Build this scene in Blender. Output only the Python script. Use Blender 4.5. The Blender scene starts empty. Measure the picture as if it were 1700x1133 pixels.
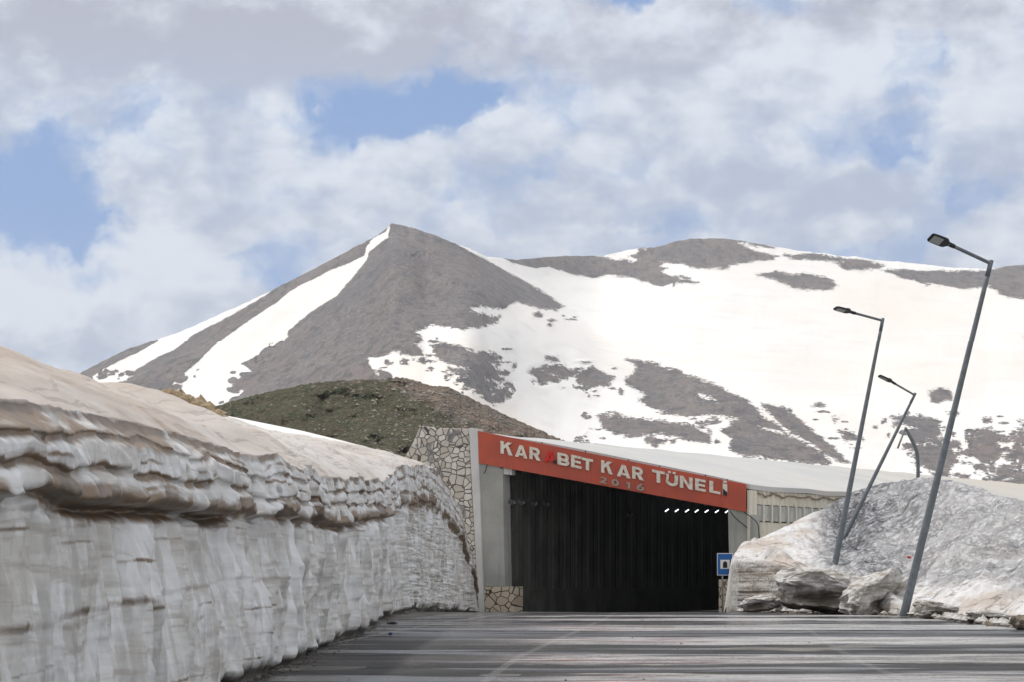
import bpy, math, random
import numpy as np
from mathutils import Vector
random.seed(7)
scene = bpy.context.scene
R = math.radians
# ------------------------------------------------------------------ camera
F = 4014.0            # focal length in photo pixels (85 mm on a 36 mm sensor, 1700 px wide)
CX, HY = 850.0, 970.0  # principal column, horizon row
CZ = 1.3              # eye height (inside a car)
cam_d = bpy.data.cameras.new('camera'); cam = bpy.data.objects.new('camera', cam_d)
scene.collection.objects.link(cam); scene.camera = cam
cam_d.lens = 85.0; cam_d.sensor_width = 36.0
cam_d.shift_y = (HY - 566.5) / 1700.0
cam_d.clip_start = 0.1; cam_d.clip_end = 30000
cam.location = (0, 0, CZ); cam.rotation_euler = (R(90), 0, 0)
# ------------------------------------------------------------------ view
scene.view_settings.view_transform = 'Standard'; scene.view_settings.look = 'None'
scene.view_settings.exposure = 0.0; scene.view_settings.gamma = 1.0
SUN_EL, SUN_AZ = R(58), R(-62)       # azimuth measured from +Y towards +X
# ------------------------------------------------------------------ node helper
class NT:
    def __init__(s, tree): s.t = tree; s.n = tree.nodes; s.l = tree.links
    def _in(s, sock, v):
        if v is None: return
        if isinstance(v, bpy.types.NodeSocket): s.l.new(v, sock)
        else:
            if isinstance(v, (tuple, list)) and len(v) == 3 and sock.type == 'RGBA': v = (*v, 1)
            sock.default_value = v
    def math(s, op, a, b=None, c=None, clamp=False):
        n = s.n.new('ShaderNodeMath'); n.operation = op; n.use_clamp = clamp
        for i, v in enumerate((a, b, c)): s._in(n.inputs[i], v)
        return n.outputs[0]
    def vm(s, op, a, b=None, out=0):
        n = s.n.new('ShaderNodeVectorMath'); n.operation = op
        s._in(n.inputs[0], a); s._in(n.inputs[1], b)
        return n.outputs[out]
    def comb(s, x, y, z=0.0):
        n = s.n.new('ShaderNodeCombineXYZ')
        for i, v in enumerate((x, y, z)): s._in(n.inputs[i], v)
        return n.outputs[0]
    def sep(s, v):
        n = s.n.new('ShaderNodeSeparateXYZ'); s._in(n.inputs[0], v); return n.outputs
    def noise(s, v, scale=1.0, detail=4.0, rough=.55, dist=0.0, color=False):
        n = s.n.new('ShaderNodeTexNoise'); s._in(n.inputs['Vector'], v)
        n.inputs['Scale'].default_value = scale; n.inputs['Detail'].default_value = detail
        n.inputs['Roughness'].default_value = rough; n.inputs['Distortion'].default_value = dist
        return n.outputs['Color' if color else 'Fac']
    def vor(s, v, scale=1.0, feature='F1', out='Distance', rnd=1.0):
        n = s.n.new('ShaderNodeTexVoronoi'); n.feature = feature; s._in(n.inputs['Vector'], v)
        n.inputs['Scale'].default_value = scale; n.inputs['Randomness'].default_value = rnd
        return n.outputs[out]
    def ramp(s, f, lo, hi, a=0.0, b=1.0, smooth=True):
        n = s.n.new('ShaderNodeMapRange'); n.interpolation_type = 'SMOOTHSTEP' if smooth else 'LINEAR'
        for i, v in enumerate((f, lo, hi, a, b)): s._in(n.inputs[i], v)
        return n.outputs[0]
    def mix(s, f, a, b, mode='MIX'):
        n = s.n.new('ShaderNodeMix'); n.data_type = 'RGBA'; n.blend_type = mode
        s._in(n.inputs[0], f); s._in(n.inputs[6], a); s._in(n.inputs[7], b)
        return n.outputs[2]
    def attr(s, name, out='Fac'):
        n = s.n.new('ShaderNodeAttribute'); n.attribute_name = name; return n.outputs[out]
    def pos(s):
        return s.n.new('ShaderNodeNewGeometry').outputs['Position']
    def obj(s):
        return s.n.new('ShaderNodeTexCoord').outputs['Object']
    def uv(s):
        return s.n.new('ShaderNodeTexCoord').outputs['UV']
    def scl(s, v, k):
        return s.vm('MULTIPLY', v, k)
    def bump(s, h, strength=.5, dist=.02, normal=None):
        n = s.n.new('ShaderNodeBump'); n.inputs['Strength'].default_value = strength
        n.inputs['Distance'].default_value = dist; s._in(n.inputs['Height'], h)
        if normal is not None: s._in(n.inputs['Normal'], normal)
        return n.outputs[0]

def material(name, color=(.5, .5, .5), rough=.8, metal=0.0, build=None, spec=.3):
    m = bpy.data.materials.new(name); m.use_nodes = True
    t = NT(m.node_tree); b = t.n['Principled BSDF']
    b.inputs['Base Color'].default_value = (*color, 1); b.inputs['Roughness'].default_value = rough
    b.inputs['Metallic'].default_value = metal; b.inputs['Specular IOR Level'].default_value = spec
    if build: build(t, b)
    return m
def link(t, b, k, v): t._in(b.inputs[k], v)

# ------------------------------------------------------------------ world: sky and clouds
world = bpy.data.worlds.new('World'); scene.world = world; world.use_nodes = True
def build_world():
    t = NT(world.node_tree); bg = t.n['Background']
    sky = t.n.new('ShaderNodeTexSky'); sky.sky_type = 'NISHITA'; sky.sun_disc = False
    sky.sun_elevation = SUN_EL; sky.sun_rotation = SUN_AZ; sky.altitude = 2900
    sky.air_density = 1.0; sky.dust_density = .6; sky.ozone_density = 1.0
    d = t.n.new('ShaderNodeTexCoord').outputs['Generated']
    x, y, z = t.sep(d)[0:3]
    az = t.math('ARCTAN2', x, y); el = t.math('ARCSINE', z)
    U = t.math('MULTIPLY_ADD', az, 40.14, 8.5); V = t.math('MULTIPLY_ADD', el, -40.14, 9.7)
    P = t.comb(U, V)
    w = t.vm('SUBTRACT', t.noise(P, .7, 5, .6, color=True), (.5, .5, .5))
    w2 = t.vm('SUBTRACT', t.noise(P, 2.6, 4, .6, color=True), (.5, .5, .5))
    Q = t.vm('ADD', P, t.vm('ADD', t.scl(w, (2.2, 1.5, 0)), t.scl(w2, (.35, .25, 0))))
    def blobs(lst, base):
        acc = base
        for (u, v, su, sv, a) in lst:
            k = t.vm('MULTIPLY', t.vm('SUBTRACT', Q, (u, v, 0)), (1 / su, 1 / sv, 0))
            e = t.math('EXPONENT', t.math('MULTIPLY', t.vm('DOT_PRODUCT', k, k, out=1), -1.0))
            acc = t.math('MULTIPLY_ADD', e, a, acc)
        return acc
    n1 = t.noise(t.scl(Q, (1, 1.5, 0)), .5, 7, .52)
    n2 = t.noise(t.vm('ADD', t.vm('ADD', t.scl(P, (1, 1.5, 0)), t.scl(w2, (.25, .2, 0))), (31, 7, 0)), .85, 9, .56)
    holes = [(7.2, 1.75, 1.15, .5, -1.0), (6.2, 2.35, .8, .35, -.6), (5.6, 1.5, .7, .4, -.4), (4.4, 2.0, .9, .4, -.5), (.5, 3.4, 1.1, .85, -.95), (1.2, 3.9, .9, .35, -.7), (2.2, 4.35, 1.6, .14, -.35),
             (2.7, 2.9, .5, .3, -.3), (14.5, 2.65, 1.2, .3, -.34), (15.4, 2.35, .9, .25, -.3), (10.6, .05, .9, .25, -.6), (2.2, 4.75, 1.3, .2, -.35), (8.4, .9, 1.2, .35, -.3),
             (16.8, .6, .6, .8, -.3), (10.8, 2.9, .5, .5, -.25), (3, .5, 6, .9, .35), (1, 5.3, 2.2, .7, .4), (12.5, 1.6, 3, 1.0, .25), (5, 3.3, 3, .7, .15), (8.6, 5.8, 2, .5, -.15)]
    cover = blobs(holes, t.math('MULTIPLY_ADD', n1, 2.5, -.40))
    cover = t.ramp(cover, .18, .90, .03, 1.0)
    bright = [(3.6, 1.0, 4.5, .45, -.75), (1.0, .6, 1.2, .4, -.25), (.9, 4.85, 2.2, .4, .95), (.2, 5.5, 1.5, .25, .25), (1.0, 5.9, 3, .35, -.2), (14.5, 1.5, 2.0, .75, .3), (11, 2.9, .35, .35, .35), (5.9, 2.7, .7, .4, .35),
              (2.6, 4.1, 1.3, .4, .25), (12.8, 3.3, 3.0, .5, -.45), (3.4, 3.4, 1.6, .3, -.15), (7, 3.2, 1.2, .5, .1), (9, 3.6, 2, .4, -.12), (15.5, 3.4, 1.5, .5, -.15), (14, .15, 3, .35, -.15),
              (9.2, 1.8, 1.0, .9, .12), (2, 2.6, 1.5, .5, .15)]
    br = blobs(bright, t.math('MULTIPLY_ADD', n2, 2.6, -.78))
    br = t.ramp(br, 0.0, 1.0)
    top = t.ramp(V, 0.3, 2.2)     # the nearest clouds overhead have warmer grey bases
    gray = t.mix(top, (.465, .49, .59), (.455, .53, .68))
    cloud = t.mix(br, gray, (.76, .82, .91))
    # unseen sky overhead and behind, brightened and whitened to light the foreground
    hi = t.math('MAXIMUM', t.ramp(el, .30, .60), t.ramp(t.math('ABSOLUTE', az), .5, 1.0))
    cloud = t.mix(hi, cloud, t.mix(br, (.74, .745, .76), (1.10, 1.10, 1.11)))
    blue = t.mix(.72, t.scl(sky.outputs[0], (.1, .1, .1)), (.205, .375, .73))
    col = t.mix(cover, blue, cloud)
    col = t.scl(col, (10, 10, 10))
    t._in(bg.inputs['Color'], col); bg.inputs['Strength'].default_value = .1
build_world()
sun_d = bpy.data.lights.new('sun', 'SUN'); sun = bpy.data.objects.new('sun', sun_d); scene.collection.objects.link(sun)
sun_d.energy = 2.75; sun_d.angle = R(3.0); sun_d.color = (1, .96, .90)
sd = Vector((math.sin(SUN_AZ) * math.cos(SUN_EL), math.cos(SUN_AZ) * math.cos(SUN_EL), math.sin(SUN_EL)))
sun.rotation_euler = sd.to_track_quat('Z', 'Y').to_euler(); sun.location = (-40, 0, 60)

# ------------------------------------------------------------------ object helpers
def mesh_obj(name, verts, faces, mat=None, parent=None, smooth=False):
    me = bpy.data.meshes.new(name)
    me.from_pydata([tuple(v) for v in verts], [], faces); me.update()
    if smooth: me.polygons.foreach_set('use_smooth', [True] * len(me.polygons))
    if mat: me.materials.append(mat)
    o = bpy.data.objects.new(name, me); scene.collection.objects.link(o)
    if parent: o.parent = parent
    return o
def tag(o, label=None, cat=None, group=None, kind=None):
    if label: o['label'] = label
    if cat: o['category'] = cat
    if group: o['group'] = group
    if kind: o['kind'] = kind
    return o
def empty(name, loc=(0, 0, 0)):
    o = bpy.data.objects.new(name, None); scene.collection.objects.link(o); o.location = loc
    o.empty_display_size = .3
    return o
def grid_obj(name, P, mat, attrs=None, uv=None, closed=False, flip=False, smooth=True, parent=None):
    """P: (rows, cols, 3) array -> quad grid mesh"""
    nr, nc = P.shape[:2]
    me = bpy.data.meshes.new(name)
    me.vertices.add(nr * nc); me.vertices.foreach_set('co', P.reshape(-1).astype(np.float32))
    i = np.arange((nr - 1) * (nc - 1)); r = i // (nc - 1); c = i % (nc - 1)
    a = r * nc + c
    q = np.stack([a, a + 1, a + nc + 1, a + nc], 1)
    if flip: q = q[:, ::-1]
    nf = len(q)
    me.loops.add(nf * 4); me.loops.foreach_set('vertex_index', q.reshape(-1).astype(np.int32))
    me.polygons.add(nf); me.polygons.foreach_set('loop_start', (np.arange(nf) * 4).astype(np.int32))
    me.polygons.foreach_set('loop_total', np.full(nf, 4, np.int32))
    if smooth: me.polygons.foreach_set('use_smooth', np.ones(nf, bool))
    if uv is not None:
        l = me.uv_layers.new(name='UVMap')
        l.data.foreach_set('uv', uv.reshape(-1, 2)[q.reshape(-1)].reshape(-1).astype(np.float32))
    for k, v in (attrs or {}).items():
        at = me.attributes.new(k, 'FLOAT', 'POINT'); at.data.foreach_set('value', v.reshape(-1).astype(np.float32))
    me.update(calc_edges=True); me.validate()
    me.materials.append(mat)
    o = bpy.data.objects.new(name, me); scene.collection.objects.link(o)
    if parent: o.parent = parent
    return o
# noise in numpy -----------------------------------------------------
def _h(ix, iy, iz, seed):
    n = (ix.astype(np.int64) * 374761393 + iy.astype(np.int64) * 668265263 + iz.astype(np.int64) * 2147483647 + seed * 974711) & 0xffffffff
    n = ((n ^ (n >> 13)) * 1274126177) & 0xffffffff
    n = ((n ^ (n >> 16)) * 2246822519) & 0xffffffff
    return ((n ^ (n >> 15)) & 0xffffff) / float(0xffffff)
def vn(x, y, z=0.0, seed=0):
    x, y, z = np.broadcast_arrays(np.asarray(x, float), np.asarray(y, float), np.asarray(z, float))
    ix, iy, iz = np.floor(x), np.floor(y), np.floor(z)
    fx, fy, fz = x - ix, y - iy, z - iz
    fx, fy, fz = [f * f * f * (f * (f * 6 - 15) + 10) for f in (fx, fy, fz)]
    r = 0
    for dx in (0, 1):
        for dy in (0, 1):
            for dz in (0, 1):
                w = (fx if dx else 1 - fx) * (fy if dy else 1 - fy) * (fz if dz else 1 - fz)
                r = r + w * _h(ix + dx, iy + dy, iz + dz, seed)
    return r * 2 - 1
def fbm(x, y, z=0.0, o=5, seed=0, g=.5):
    r = 0; a = 1; s = 0
    x, y, z = np.asarray(x, float), np.asarray(y, float), np.asarray(z, float)
    for i in range(o):
        r = r + a * vn(x, y, z, seed + i * 17); s += a; a *= g; x, y, z = x * 2.03 + 5.1, y * 2.03 + 1.7, z * 2.03 + 9.2
    return r / s
def worley(x, y, seed=0):
    x, y = np.asarray(x, float), np.asarray(y, float)
    ix, iy = np.floor(x), np.floor(y); f1 = np.full(x.shape, 9.0); f2 = f1.copy()
    for dx in (-1, 0, 1):
        for dy in (-1, 0, 1):
            cx, cy = ix + dx, iy + dy
            px = cx + _h(cx, cy, cx * 0, seed); py = cy + _h(cx, cy, cx * 0 + 3, seed + 5)
            d = np.sqrt((px - x) ** 2 + (py - y) ** 2)
            f2 = np.where(d < f1, f1, np.minimum(f2, d)); f1 = np.minimum(f1, d)
    return f1, f2
def ss(a, b, x):
    t = np.clip((x - a) / (b - a), 0, 1); return t * t * (3 - 2 * t)
def interp(x, pts):
    pts = sorted(pts); return np.interp(x, [p[0] for p in pts], [p[1] for p in pts])
def sm_interp(x, pts, w):
    """interp smoothed over a window w"""
    return sum(interp(x + k * w, pts) for k in (-1, -.5, 0, .5, 1)) / 5
def px(x, y, Y):
    """world point seen at photo pixel (x, y) at depth Y"""
    return Vector(((x - CX) / F * Y, Y, CZ + (HY - y) / F * Y))
# ground profile along the road: climbs gently to a crest, then dips to the portal
GP = [(-200, -1.2), (0, 0), (60, .36), (72, .40), (80, .36), (95, .14), (112, -.06), (140, -.2), (400, -.3), (20000, -.3)]
def zg(Y): return sm_interp(np.asarray(Y, float), GP, 3.0)

# ------------------------------------------------------------------ shared snow / rock shading
SNOW = (.80, .80, .81)
# ================================================================== MOUNTAINS
rock_polys = [
 [(650,366),(700,374),(750,401),(778,416),(811,433),(843,451),(878,470),(910,490),(938,508),(925,515),(905,514),(880,507),(860,500),(845,505),(835,512),(800,508),(778,512),(795,520),(830,525),(828,535),(800,542),(770,545),(735,540),(715,540),(700,545),(688,550),(698,558),(702,565),(690,572),(700,580),(700,590),(672,590),(655,585),(640,592),(612,594),(612,605),(622,620),(632,632),(640,720),(380,720),(380,672),(395,660),(405,650),(390,640),(395,630),(418,618),(412,612),(400,605),(430,590),(440,578),(455,575),(475,560),(480,548),(495,535),(520,515),(560,490),(590,455),(610,430),(612,420),(628,405),(645,393)],
 [(652,360),(600,396),(560,420),(520,442),(470,468),(440,490),(430,497),(378,526),(320,556),(290,582),(262,594),(240,607),(224,616),(232,621),(212,630),(206,640),(225,655),(270,690),(268,655),(300,625),(330,600),(360,570),(395,545),(430,520),(460,500),(480,483),(520,462),(545,450),(580,435),(604,424),(609,408),(620,394),(640,384)],
 [(100,660),(100,620),(135,610),(170,592),(210,574),(262,558),(262,566),(240,580),(200,600),(170,614),(150,628),(130,650)],
 [(820,420),(870,424),(900,419),(960,418),(1000,420),(1040,426),(1060,421),(1060,410),(1090,404),(1120,396),(1140,389),(1180,390),(1240,396),(1240,408),(1270,420),(1290,425),(1285,430),(1250,432),(1210,440),(1210,445),(1160,445),(1130,438),(1100,435),(1095,445),(1105,455),(1130,462),(1160,468),(1150,470),(1120,470),(1100,475),(1080,470),(1040,458),(1010,456),(985,460),(950,455),(910,442),(890,445),(870,440),(850,435)],
 [(1240,396),(1270,402),(1290,412),(1260,411),(1240,405)],
 [(1300,424),(1340,420),(1400,428),(1440,432),(1470,440),(1460,446),(1430,448),(1400,446),(1392,441),(1400,436),(1370,432),(1320,430)],
 [(1255,455),(1290,450),(1320,455),(1350,455),(1380,462),(1392,475),(1370,482),(1340,480),(1320,480),(1300,470),(1280,462)],
 [(1462,448),(1500,447),(1560,449),(1640,449),(1660,444),(1700,432),(1900,400),(1900,520),(1700,497),(1660,488),(1640,475),(1620,478),(1600,480),(1560,472),(1530,470),(1500,462)],
 [(1040,598),(1080,602),(1120,615),(1160,630),(1200,645),(1240,665),(1265,690),(1300,712),(1305,720),(1270,712),(1240,705),(1220,697),(1180,690),(1150,695),(1110,690),(1080,680),(1060,665),(1075,655),(1040,640),(1037,630),(1060,610)],
 [(990,690),(1020,688),(1060,698),(1100,700),(1150,708),(1180,722),(1180,738),(1130,730),(1100,722),(1060,728),(1020,722),(1000,715),(1000,702)],
 [(1195,715),(1220,700),(1240,700),(1290,720),(1340,735),(1380,765),(1380,772),(1310,768),(1230,757),(1210,745),(1215,730)],
 [(1265,672),(1300,678),(1320,690),(1350,715),(1380,740),(1410,768),(1395,770),(1350,740),(1320,722),(1290,700)],
 [(715,572),(735,568),(760,575),(790,585),(820,588),(830,598),(815,605),(830,620),(812,630),(800,628),(790,615),(770,612),(745,605),(720,595)],
 [(742,608),(768,613),(770,622),(748,620)], [(780,627),(800,630),(798,638),(784,636)], [(812,642),(832,645),(830,653),(815,652)],
 [(712,566),(725,564),(732,572),(715,575)],
 [(905,590),(925,592),(928,602),(905,600)], [(895,612),(930,606),(955,618),(952,627),(940,630),(905,622)], [(960,618),(985,612),(1020,628),(1015,640),(985,645),(955,635)],
 [(1540,655),(1560,645),(1580,652),(1580,665),(1548,668)], [(1480,692),(1520,690),(1560,700),(1562,725),(1540,730),(1520,712),(1490,700)],
 [(1530,740),(1575,735),(1590,760),(1575,790),(1540,785),(1520,765),(1515,750)], [(1620,725),(1640,718),(1665,745),(1660,765),(1630,775),(1615,755),(1625,740)],
 [(1630,695),(1645,693),(1645,703),(1632,702)], [(1680,740),(1700,742),(1698,750),(1682,748)], [(1390,715),(1420,718),(1425,730),(1405,735)], [(1380,693),(1398,695),(1385,700)],
 [(884,522),(900,521),(900,527),(886,527)], [(1640,790),(1700,780),(1700,788),(1660,800)], [(1690,700),(1740,705),(1760,730),(1720,735)], [(975,740),(1005,742),(1008,750),(980,748)],
 [(1072,720),(1100,735),(1090,742),(1070,735)], [(1700,560),(1760,540),(1900,600),(1900,640),(1800,600)],
]
snow_polys = [
 [(988,424),(1030,418),(1062,430),(1052,434),(1020,430)], [(1062,412),(1100,403),(1120,399),(1090,406),(1070,414)],
 [(1098,437),(1160,447),(1178,456),(1145,462),(1110,450)],
 [(1160,655),(1185,660),(1192,668),(1172,664)], [(468,562),(476,554),(480,558),(470,568)],
 [(700,546),(730,540),(735,548),(705,556)], [(1225,402),(1245,406),(1290,412),(1300,418),(1260,418),(1235,409)],
]
def poly_sdf(X, Y, poly):
    inside = np.zeros(X.shape, bool); dist = np.full(X.shape, 1e9)
    n = len(poly)
    for i in range(n):
        (x0, y0), (x1, y1) = poly[i], poly[(i + 1) % n]
        c = ((y0 > Y) != (y1 > Y))
        with np.errstate(divide='ignore', invalid='ignore'):
            xi = (x1 - x0) * (Y - y0) / ((y1 - y0) if y1 != y0 else 1e-9) + x0
        inside ^= c & (X < xi)
        dx, dy = x1 - x0, y1 - y0
        t = np.clip(((X - x0) * dx + (Y - y0) * dy) / (dx * dx + dy * dy + 1e-9), 0, 1)
        dist = np.minimum(dist, np.hypot(X - x0 - t * dx, Y - y0 - t * dy))
    return np.where(inside, dist, -dist)      # >0 inside
def snow_field(X, Y):
    """>0 rock, <0 snow"""
    s = np.full(X.shape, -60.0)
    for p in rock_polys: s = np.maximum(s, poly_sdf(X, Y, p))
    # little outcrops scattered where the big ones break up
    f1, f2 = worley(X / 26.0 + fbm(X / 20, Y / 20, seed=3) * .8, Y / 13.0, seed=11)
    gate = np.clip(vn(X / 60, Y / 35, seed=21) * 1.6 + .25, -1, 1) * ss(610, 660, X)
    area = np.maximum(ss(590, 620, Y) * ss(1040, 960, X), ss(680, 720, Y) * ss(1420, 1480, X))
    low = area * ss(-50, -8, s)
    s = np.maximum(s, (low * (.85 + .55 * gate) * 9 - f1 * 17 - 40 * (1 - low)))
    rn = random.Random(12)
    for (u, v, a, b_, n_) in ((770,598,75,22,26), (790,640,60,16,14), (930,618,60,20,16), (990,634,55,22,22), (665,600,55,9,14), (905,530,45,14,8), (1170,698,60,14,12), (1415,725,40,14,10), (1500,705,60,22,18),
                              (1650,745,50,45,26), (1660,795,60,16,18), (1120,735,60,10,10), (1360,690,80,30,6), (1110,455,50,10,10), (1240,425,60,8,8), (1050,715,70,20,10), (1550,740,30,40,10), (1330,745,50,10,8)):
        for k in range(n_):
            cu, cv = u + rn.gauss(0, .55) * a, v + rn.gauss(0, .6) * b_; ru, rv = rn.uniform(2.5, 5) + rn.random() ** 3 * 9, rn.uniform(1.3, 2.4) + rn.random() ** 3 * 3.5
            m_ = (np.abs(X - cu) < 40) & (np.abs(Y - cv) < 20)
            if m_.any(): s[m_] = np.maximum(s[m_], 5.0 - 6 * np.hypot((X[m_] - cu) / ru, (Y[m_] - cv) / rv))
    h1, _ = worley(X / 11.0 + fbm(X / 9, Y / 9, seed=13) * .8, Y / 6.5, seed=12)
    low2 = area * ss(-38, -4, s) * ss(.0, .35, vn(X / 45, Y / 28, seed=22) + .12)
    s = np.maximum(s, low2 * 7.0 - h1 * 13 - 30 * (1 - low2))
    for p in snow_polys: s = np.minimum(s, -poly_sdf(X, Y, p))
    return s
def snow_dust(t, P, k):
    n = t.noise(P, k, 3, .5)
    return t.ramp(n, .42, .68)
def m_mountain(t, b):
    P = t.pos(); s = t.attr('rockmask')
    nz = t.noise(t.scl(P, (1, .35, 1.8)), .06, 6, .66)
    nz2 = t.noise(t.scl(P, (1, .35, 2.4)), .35, 4, .65)
    w = t.attr('edgewear')
    v = t.math('ADD', s, t.math('MULTIPLY', t.math('ADD', t.math('MULTIPLY_ADD', nz, 22, -11), t.math('MULTIPLY_ADD', nz2, 22, -11)), w))
    f = t.ramp(v, -.6, .6)
    PS = t.scl(P, (1, .42, 1)); r1 = t.noise(PS, .006, 5, .6); r2 = t.noise(PS, .05, 6, .65); r3 = t.noise(PS, .25, 5, .7)
    rock = t.mix(t.ramp(r1, .42, .6), (.182, .160, .152), (.215, .176, .155))
    rock = t.mix(t.ramp(r2, .45, .62), rock, (.12, .112, .118))
    rock = t.mix(t.ramp(r3, .50, .62, 0, .85), rock, (.28, .258, .245))
    rd = t.noise(t.vm('ADD', PS, (0, 300, 50)), .011, 6, .65)
    rock = t.mix(t.ramp(rd, .52, .66, 0, .45), rock, (.225, .155, .13))
    gn = t.noise(t.vm('ADD', PS, (900, 0, 0)), .012, 5, .6)
    rock = t.mix(t.ramp(gn, .52, .66, 0, .7), rock, (.13, .13, .135))
    dk = t.noise(t.scl(P, (1, .3, .7)), .11, 3, .6)
    rock = t.mix(t.ramp(dk, .52, .62, 0, .8), rock, (.07, .07, .078))
    cr = t.math('MULTIPLY', t.ramp(t.noise(t.scl(P, (1, .5, 1)), .02, 4, .6), .5, .66), t.ramp(t.noise(P, .3, 3, .7), .5, .6))
    rock = t.mix(t.math('MULTIPLY', cr, .8), rock, (.30, .28, .27))
    r4 = t.noise(PS, 1.0, 3, .7)
    rock = t.mix(t.ramp(r4, .42, .6, .55, 0), rock, (.085, .08, .083)); rock = t.mix(t.ramp(r4, .55, .68, 0, .6), rock, (.30, .28, .27))
    dust = t.ramp(t.noise(t.scl(P, (1, 1, 1)), .0035, 4, .55), .42, .66)
    rip = t.noise(t.scl(P, (.5, .4, 2.4)), .035, 5, .6)
    snow = t.mix(dust, (.80, .785, .76), (.80, .745, .69))
    snow = t.mix(t.ramp(rip, .48, .70, 0, .5), snow, (.69, .665, .63))
    link(t, b, 'Base Color', t.mix(f, snow, rock))
    h = t.math('MULTIPLY', t.math('ADD', r3, t.math('MULTIPLY', r2, 1.2)), t.math('MULTIPLY_ADD', f, .9, .06))
    link(t, b, 'Normal', t.bump(h, .9, 2.6))
M_mount = material('mountain_surface', rough=.9, build=m_mountain, spec=.1)
def mountain(name, x0, x1, nx, nv, ridge, Yr, Yf, yf=985, relief=None, p=1.0):
    xs = np.linspace(x0, x1, nx); v = np.linspace(0, 1, nv)
    yr = sm_interp(xs, ridge, 5); jag = interp(xs, ridge) - yr + fbm(xs / 34, xs * 0, seed=5, o=4) * 1.8 + fbm(xs / 7, xs * 0, seed=6, o=3) * 1.0
    X, V = np.meshgrid(xs, v)
    y = yf + (yr[None, :] - yf) * V ** p + jag[None, :] * ss(.93, 1, V)
    Y = (Yf + (Yr(X) - Yf) * V)
    amp = ss(0, .15, V) * (1 - .8 * ss(.93, 1, V))
    Y = Y + relief(X, y) * amp
    P = np.stack([(X - CX) / F * Y, Y, CZ + (HY - y) / F * Y], -1)
    s = snow_field(X, y)
    wear = .3 + .75 * ss(430, 560, y + 0 * X) * ss(560, 700, X) + .5 * ss(900, 1000, X) * ss(520, 440, y)
    # back slope falls away behind the ridge
    nb = 24; back = []
    for k in range(1, nb + 1):
        a = k / nb; Yb = Y[-1] + 1500 * a
        z = P[-1, :, 2] * (1 - a) ** 1.3 - 5 * a
        back.append(np.stack([(xs - CX) / F * (Y[-1] + 200 * a), Yb, z + fbm(xs / 40, xs * 0 + k * .4, seed=9) * 15 * a * (1 - a)], -1))
    Pb = np.stack(back); PP = np.concatenate([P, Pb])
    S = np.concatenate([s, np.repeat(s[-1:], nb, 0)]); W = np.concatenate([wear, np.repeat(wear[-1:], nb, 0)])
    o = grid_obj(name, PP, M_mount, {'rockmask': S, 'edgewear': W})
    tag(o, kind='structure'); return o
def relief_m(X, y):
    return fbm(X / 260, y / 200, seed=31, o=2) * 90 + fbm(X / 60, y / 45, seed=32, o=5) * 9
ridge_m = [(-300,720),(400,520),(700,440),(800,425),(860,430),(900,426),(960,424),(1000,425),(1050,414),(1100,407),(1125,400),(1150,395),(1200,396),(1260,404),(1320,414),(1400,424),(1500,436),(1580,443),(1640,446),(1700,438),(1800,420),(1950,400),(2200,440),(2500,560)]
ridge_p = [(-250,800),(60,680),(135,620),(170,600),(210,582),(262,564),(300,551),(380,515),(430,492),(470,472),(520,447),(560,426),(600,404),(630,387),(643,377),(650,370),(662,371),(690,379),(720,390),(750,402),(775,410),(800,421),(835,442),(870,463),(900,481),(935,508),(1000,560),(1060,610),(1150,690),(1300,840),(1400,960)]
def relief_p(X, y):
    spur = -np.exp(-((X - (655 + (y - 370) * .12)) / (30 + (y - 370) * .5).clip(20)) ** 2) * 150
    spur2 = -np.exp(-((X - (640 - (y - 370) * 1.55)) / (24 + (y - 370) * .18).clip(15)) ** 2) * 60
    gully = np.exp(-((X - (625 - (y - 400) * 1.02)) / (18 + (y - 370) * .14).clip(12)) ** 2) * 45
    crag = sum(a * np.exp(-((X - u) / p_) ** 2 - ((y - v) / q_) ** 2) for (u, v, p_, q_, a) in ((634, 414, 12, 11, 1), (700, 420, 34, 11, .8), (650, 376, 18, 6, .7), (455, 575, 16, 8, .5), (430, 600, 20, 10, .4), (760, 470, 40, 14, .4), (600, 520, 60, 20, .3)))
    rough = (1 - 2 * np.abs(fbm(X / 8, y / 6, seed=47, o=4))) * 26 * crag
    return rough + spur + spur2 + gully + (fbm(X / 90, y / 70, seed=41, o=3) * 30 + fbm(X / 22, y / 22, seed=42, o=5) * 5) * (.3 + .7 * ss(-14, 10, snow_field(X, y)))

_rx = np.linspace(-250, 2500, 2751)
_ra = np.where(_rx < 560, 9999, interp(_rx, ridge_m)); _rb = np.where(_rx > 1000, 9999, interp(_rx, ridge_p))
ridge_all = list(zip(_rx.tolist(), np.minimum(_ra, _rb).tolist()))
def relief_all(X, y):
    # the peak stands in front of the long slope: its right-hand ridge steps back to the snow bowl
    e = interp(X, ridge_p); k = ss(-8, 60, y - e) * ss(1150, 950, X)
    step = -260 * k * ss(700, 800, X) * ss(760, 520, y)
    return relief_p(X, y) * k + relief_m(X, y) * (1 - k) + step
mountain('mountain', -200, 2300, 1700, 340, ridge_all, lambda X: 2600 + 700 * ss(720, 1000, X), 900, relief=relief_all)

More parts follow.
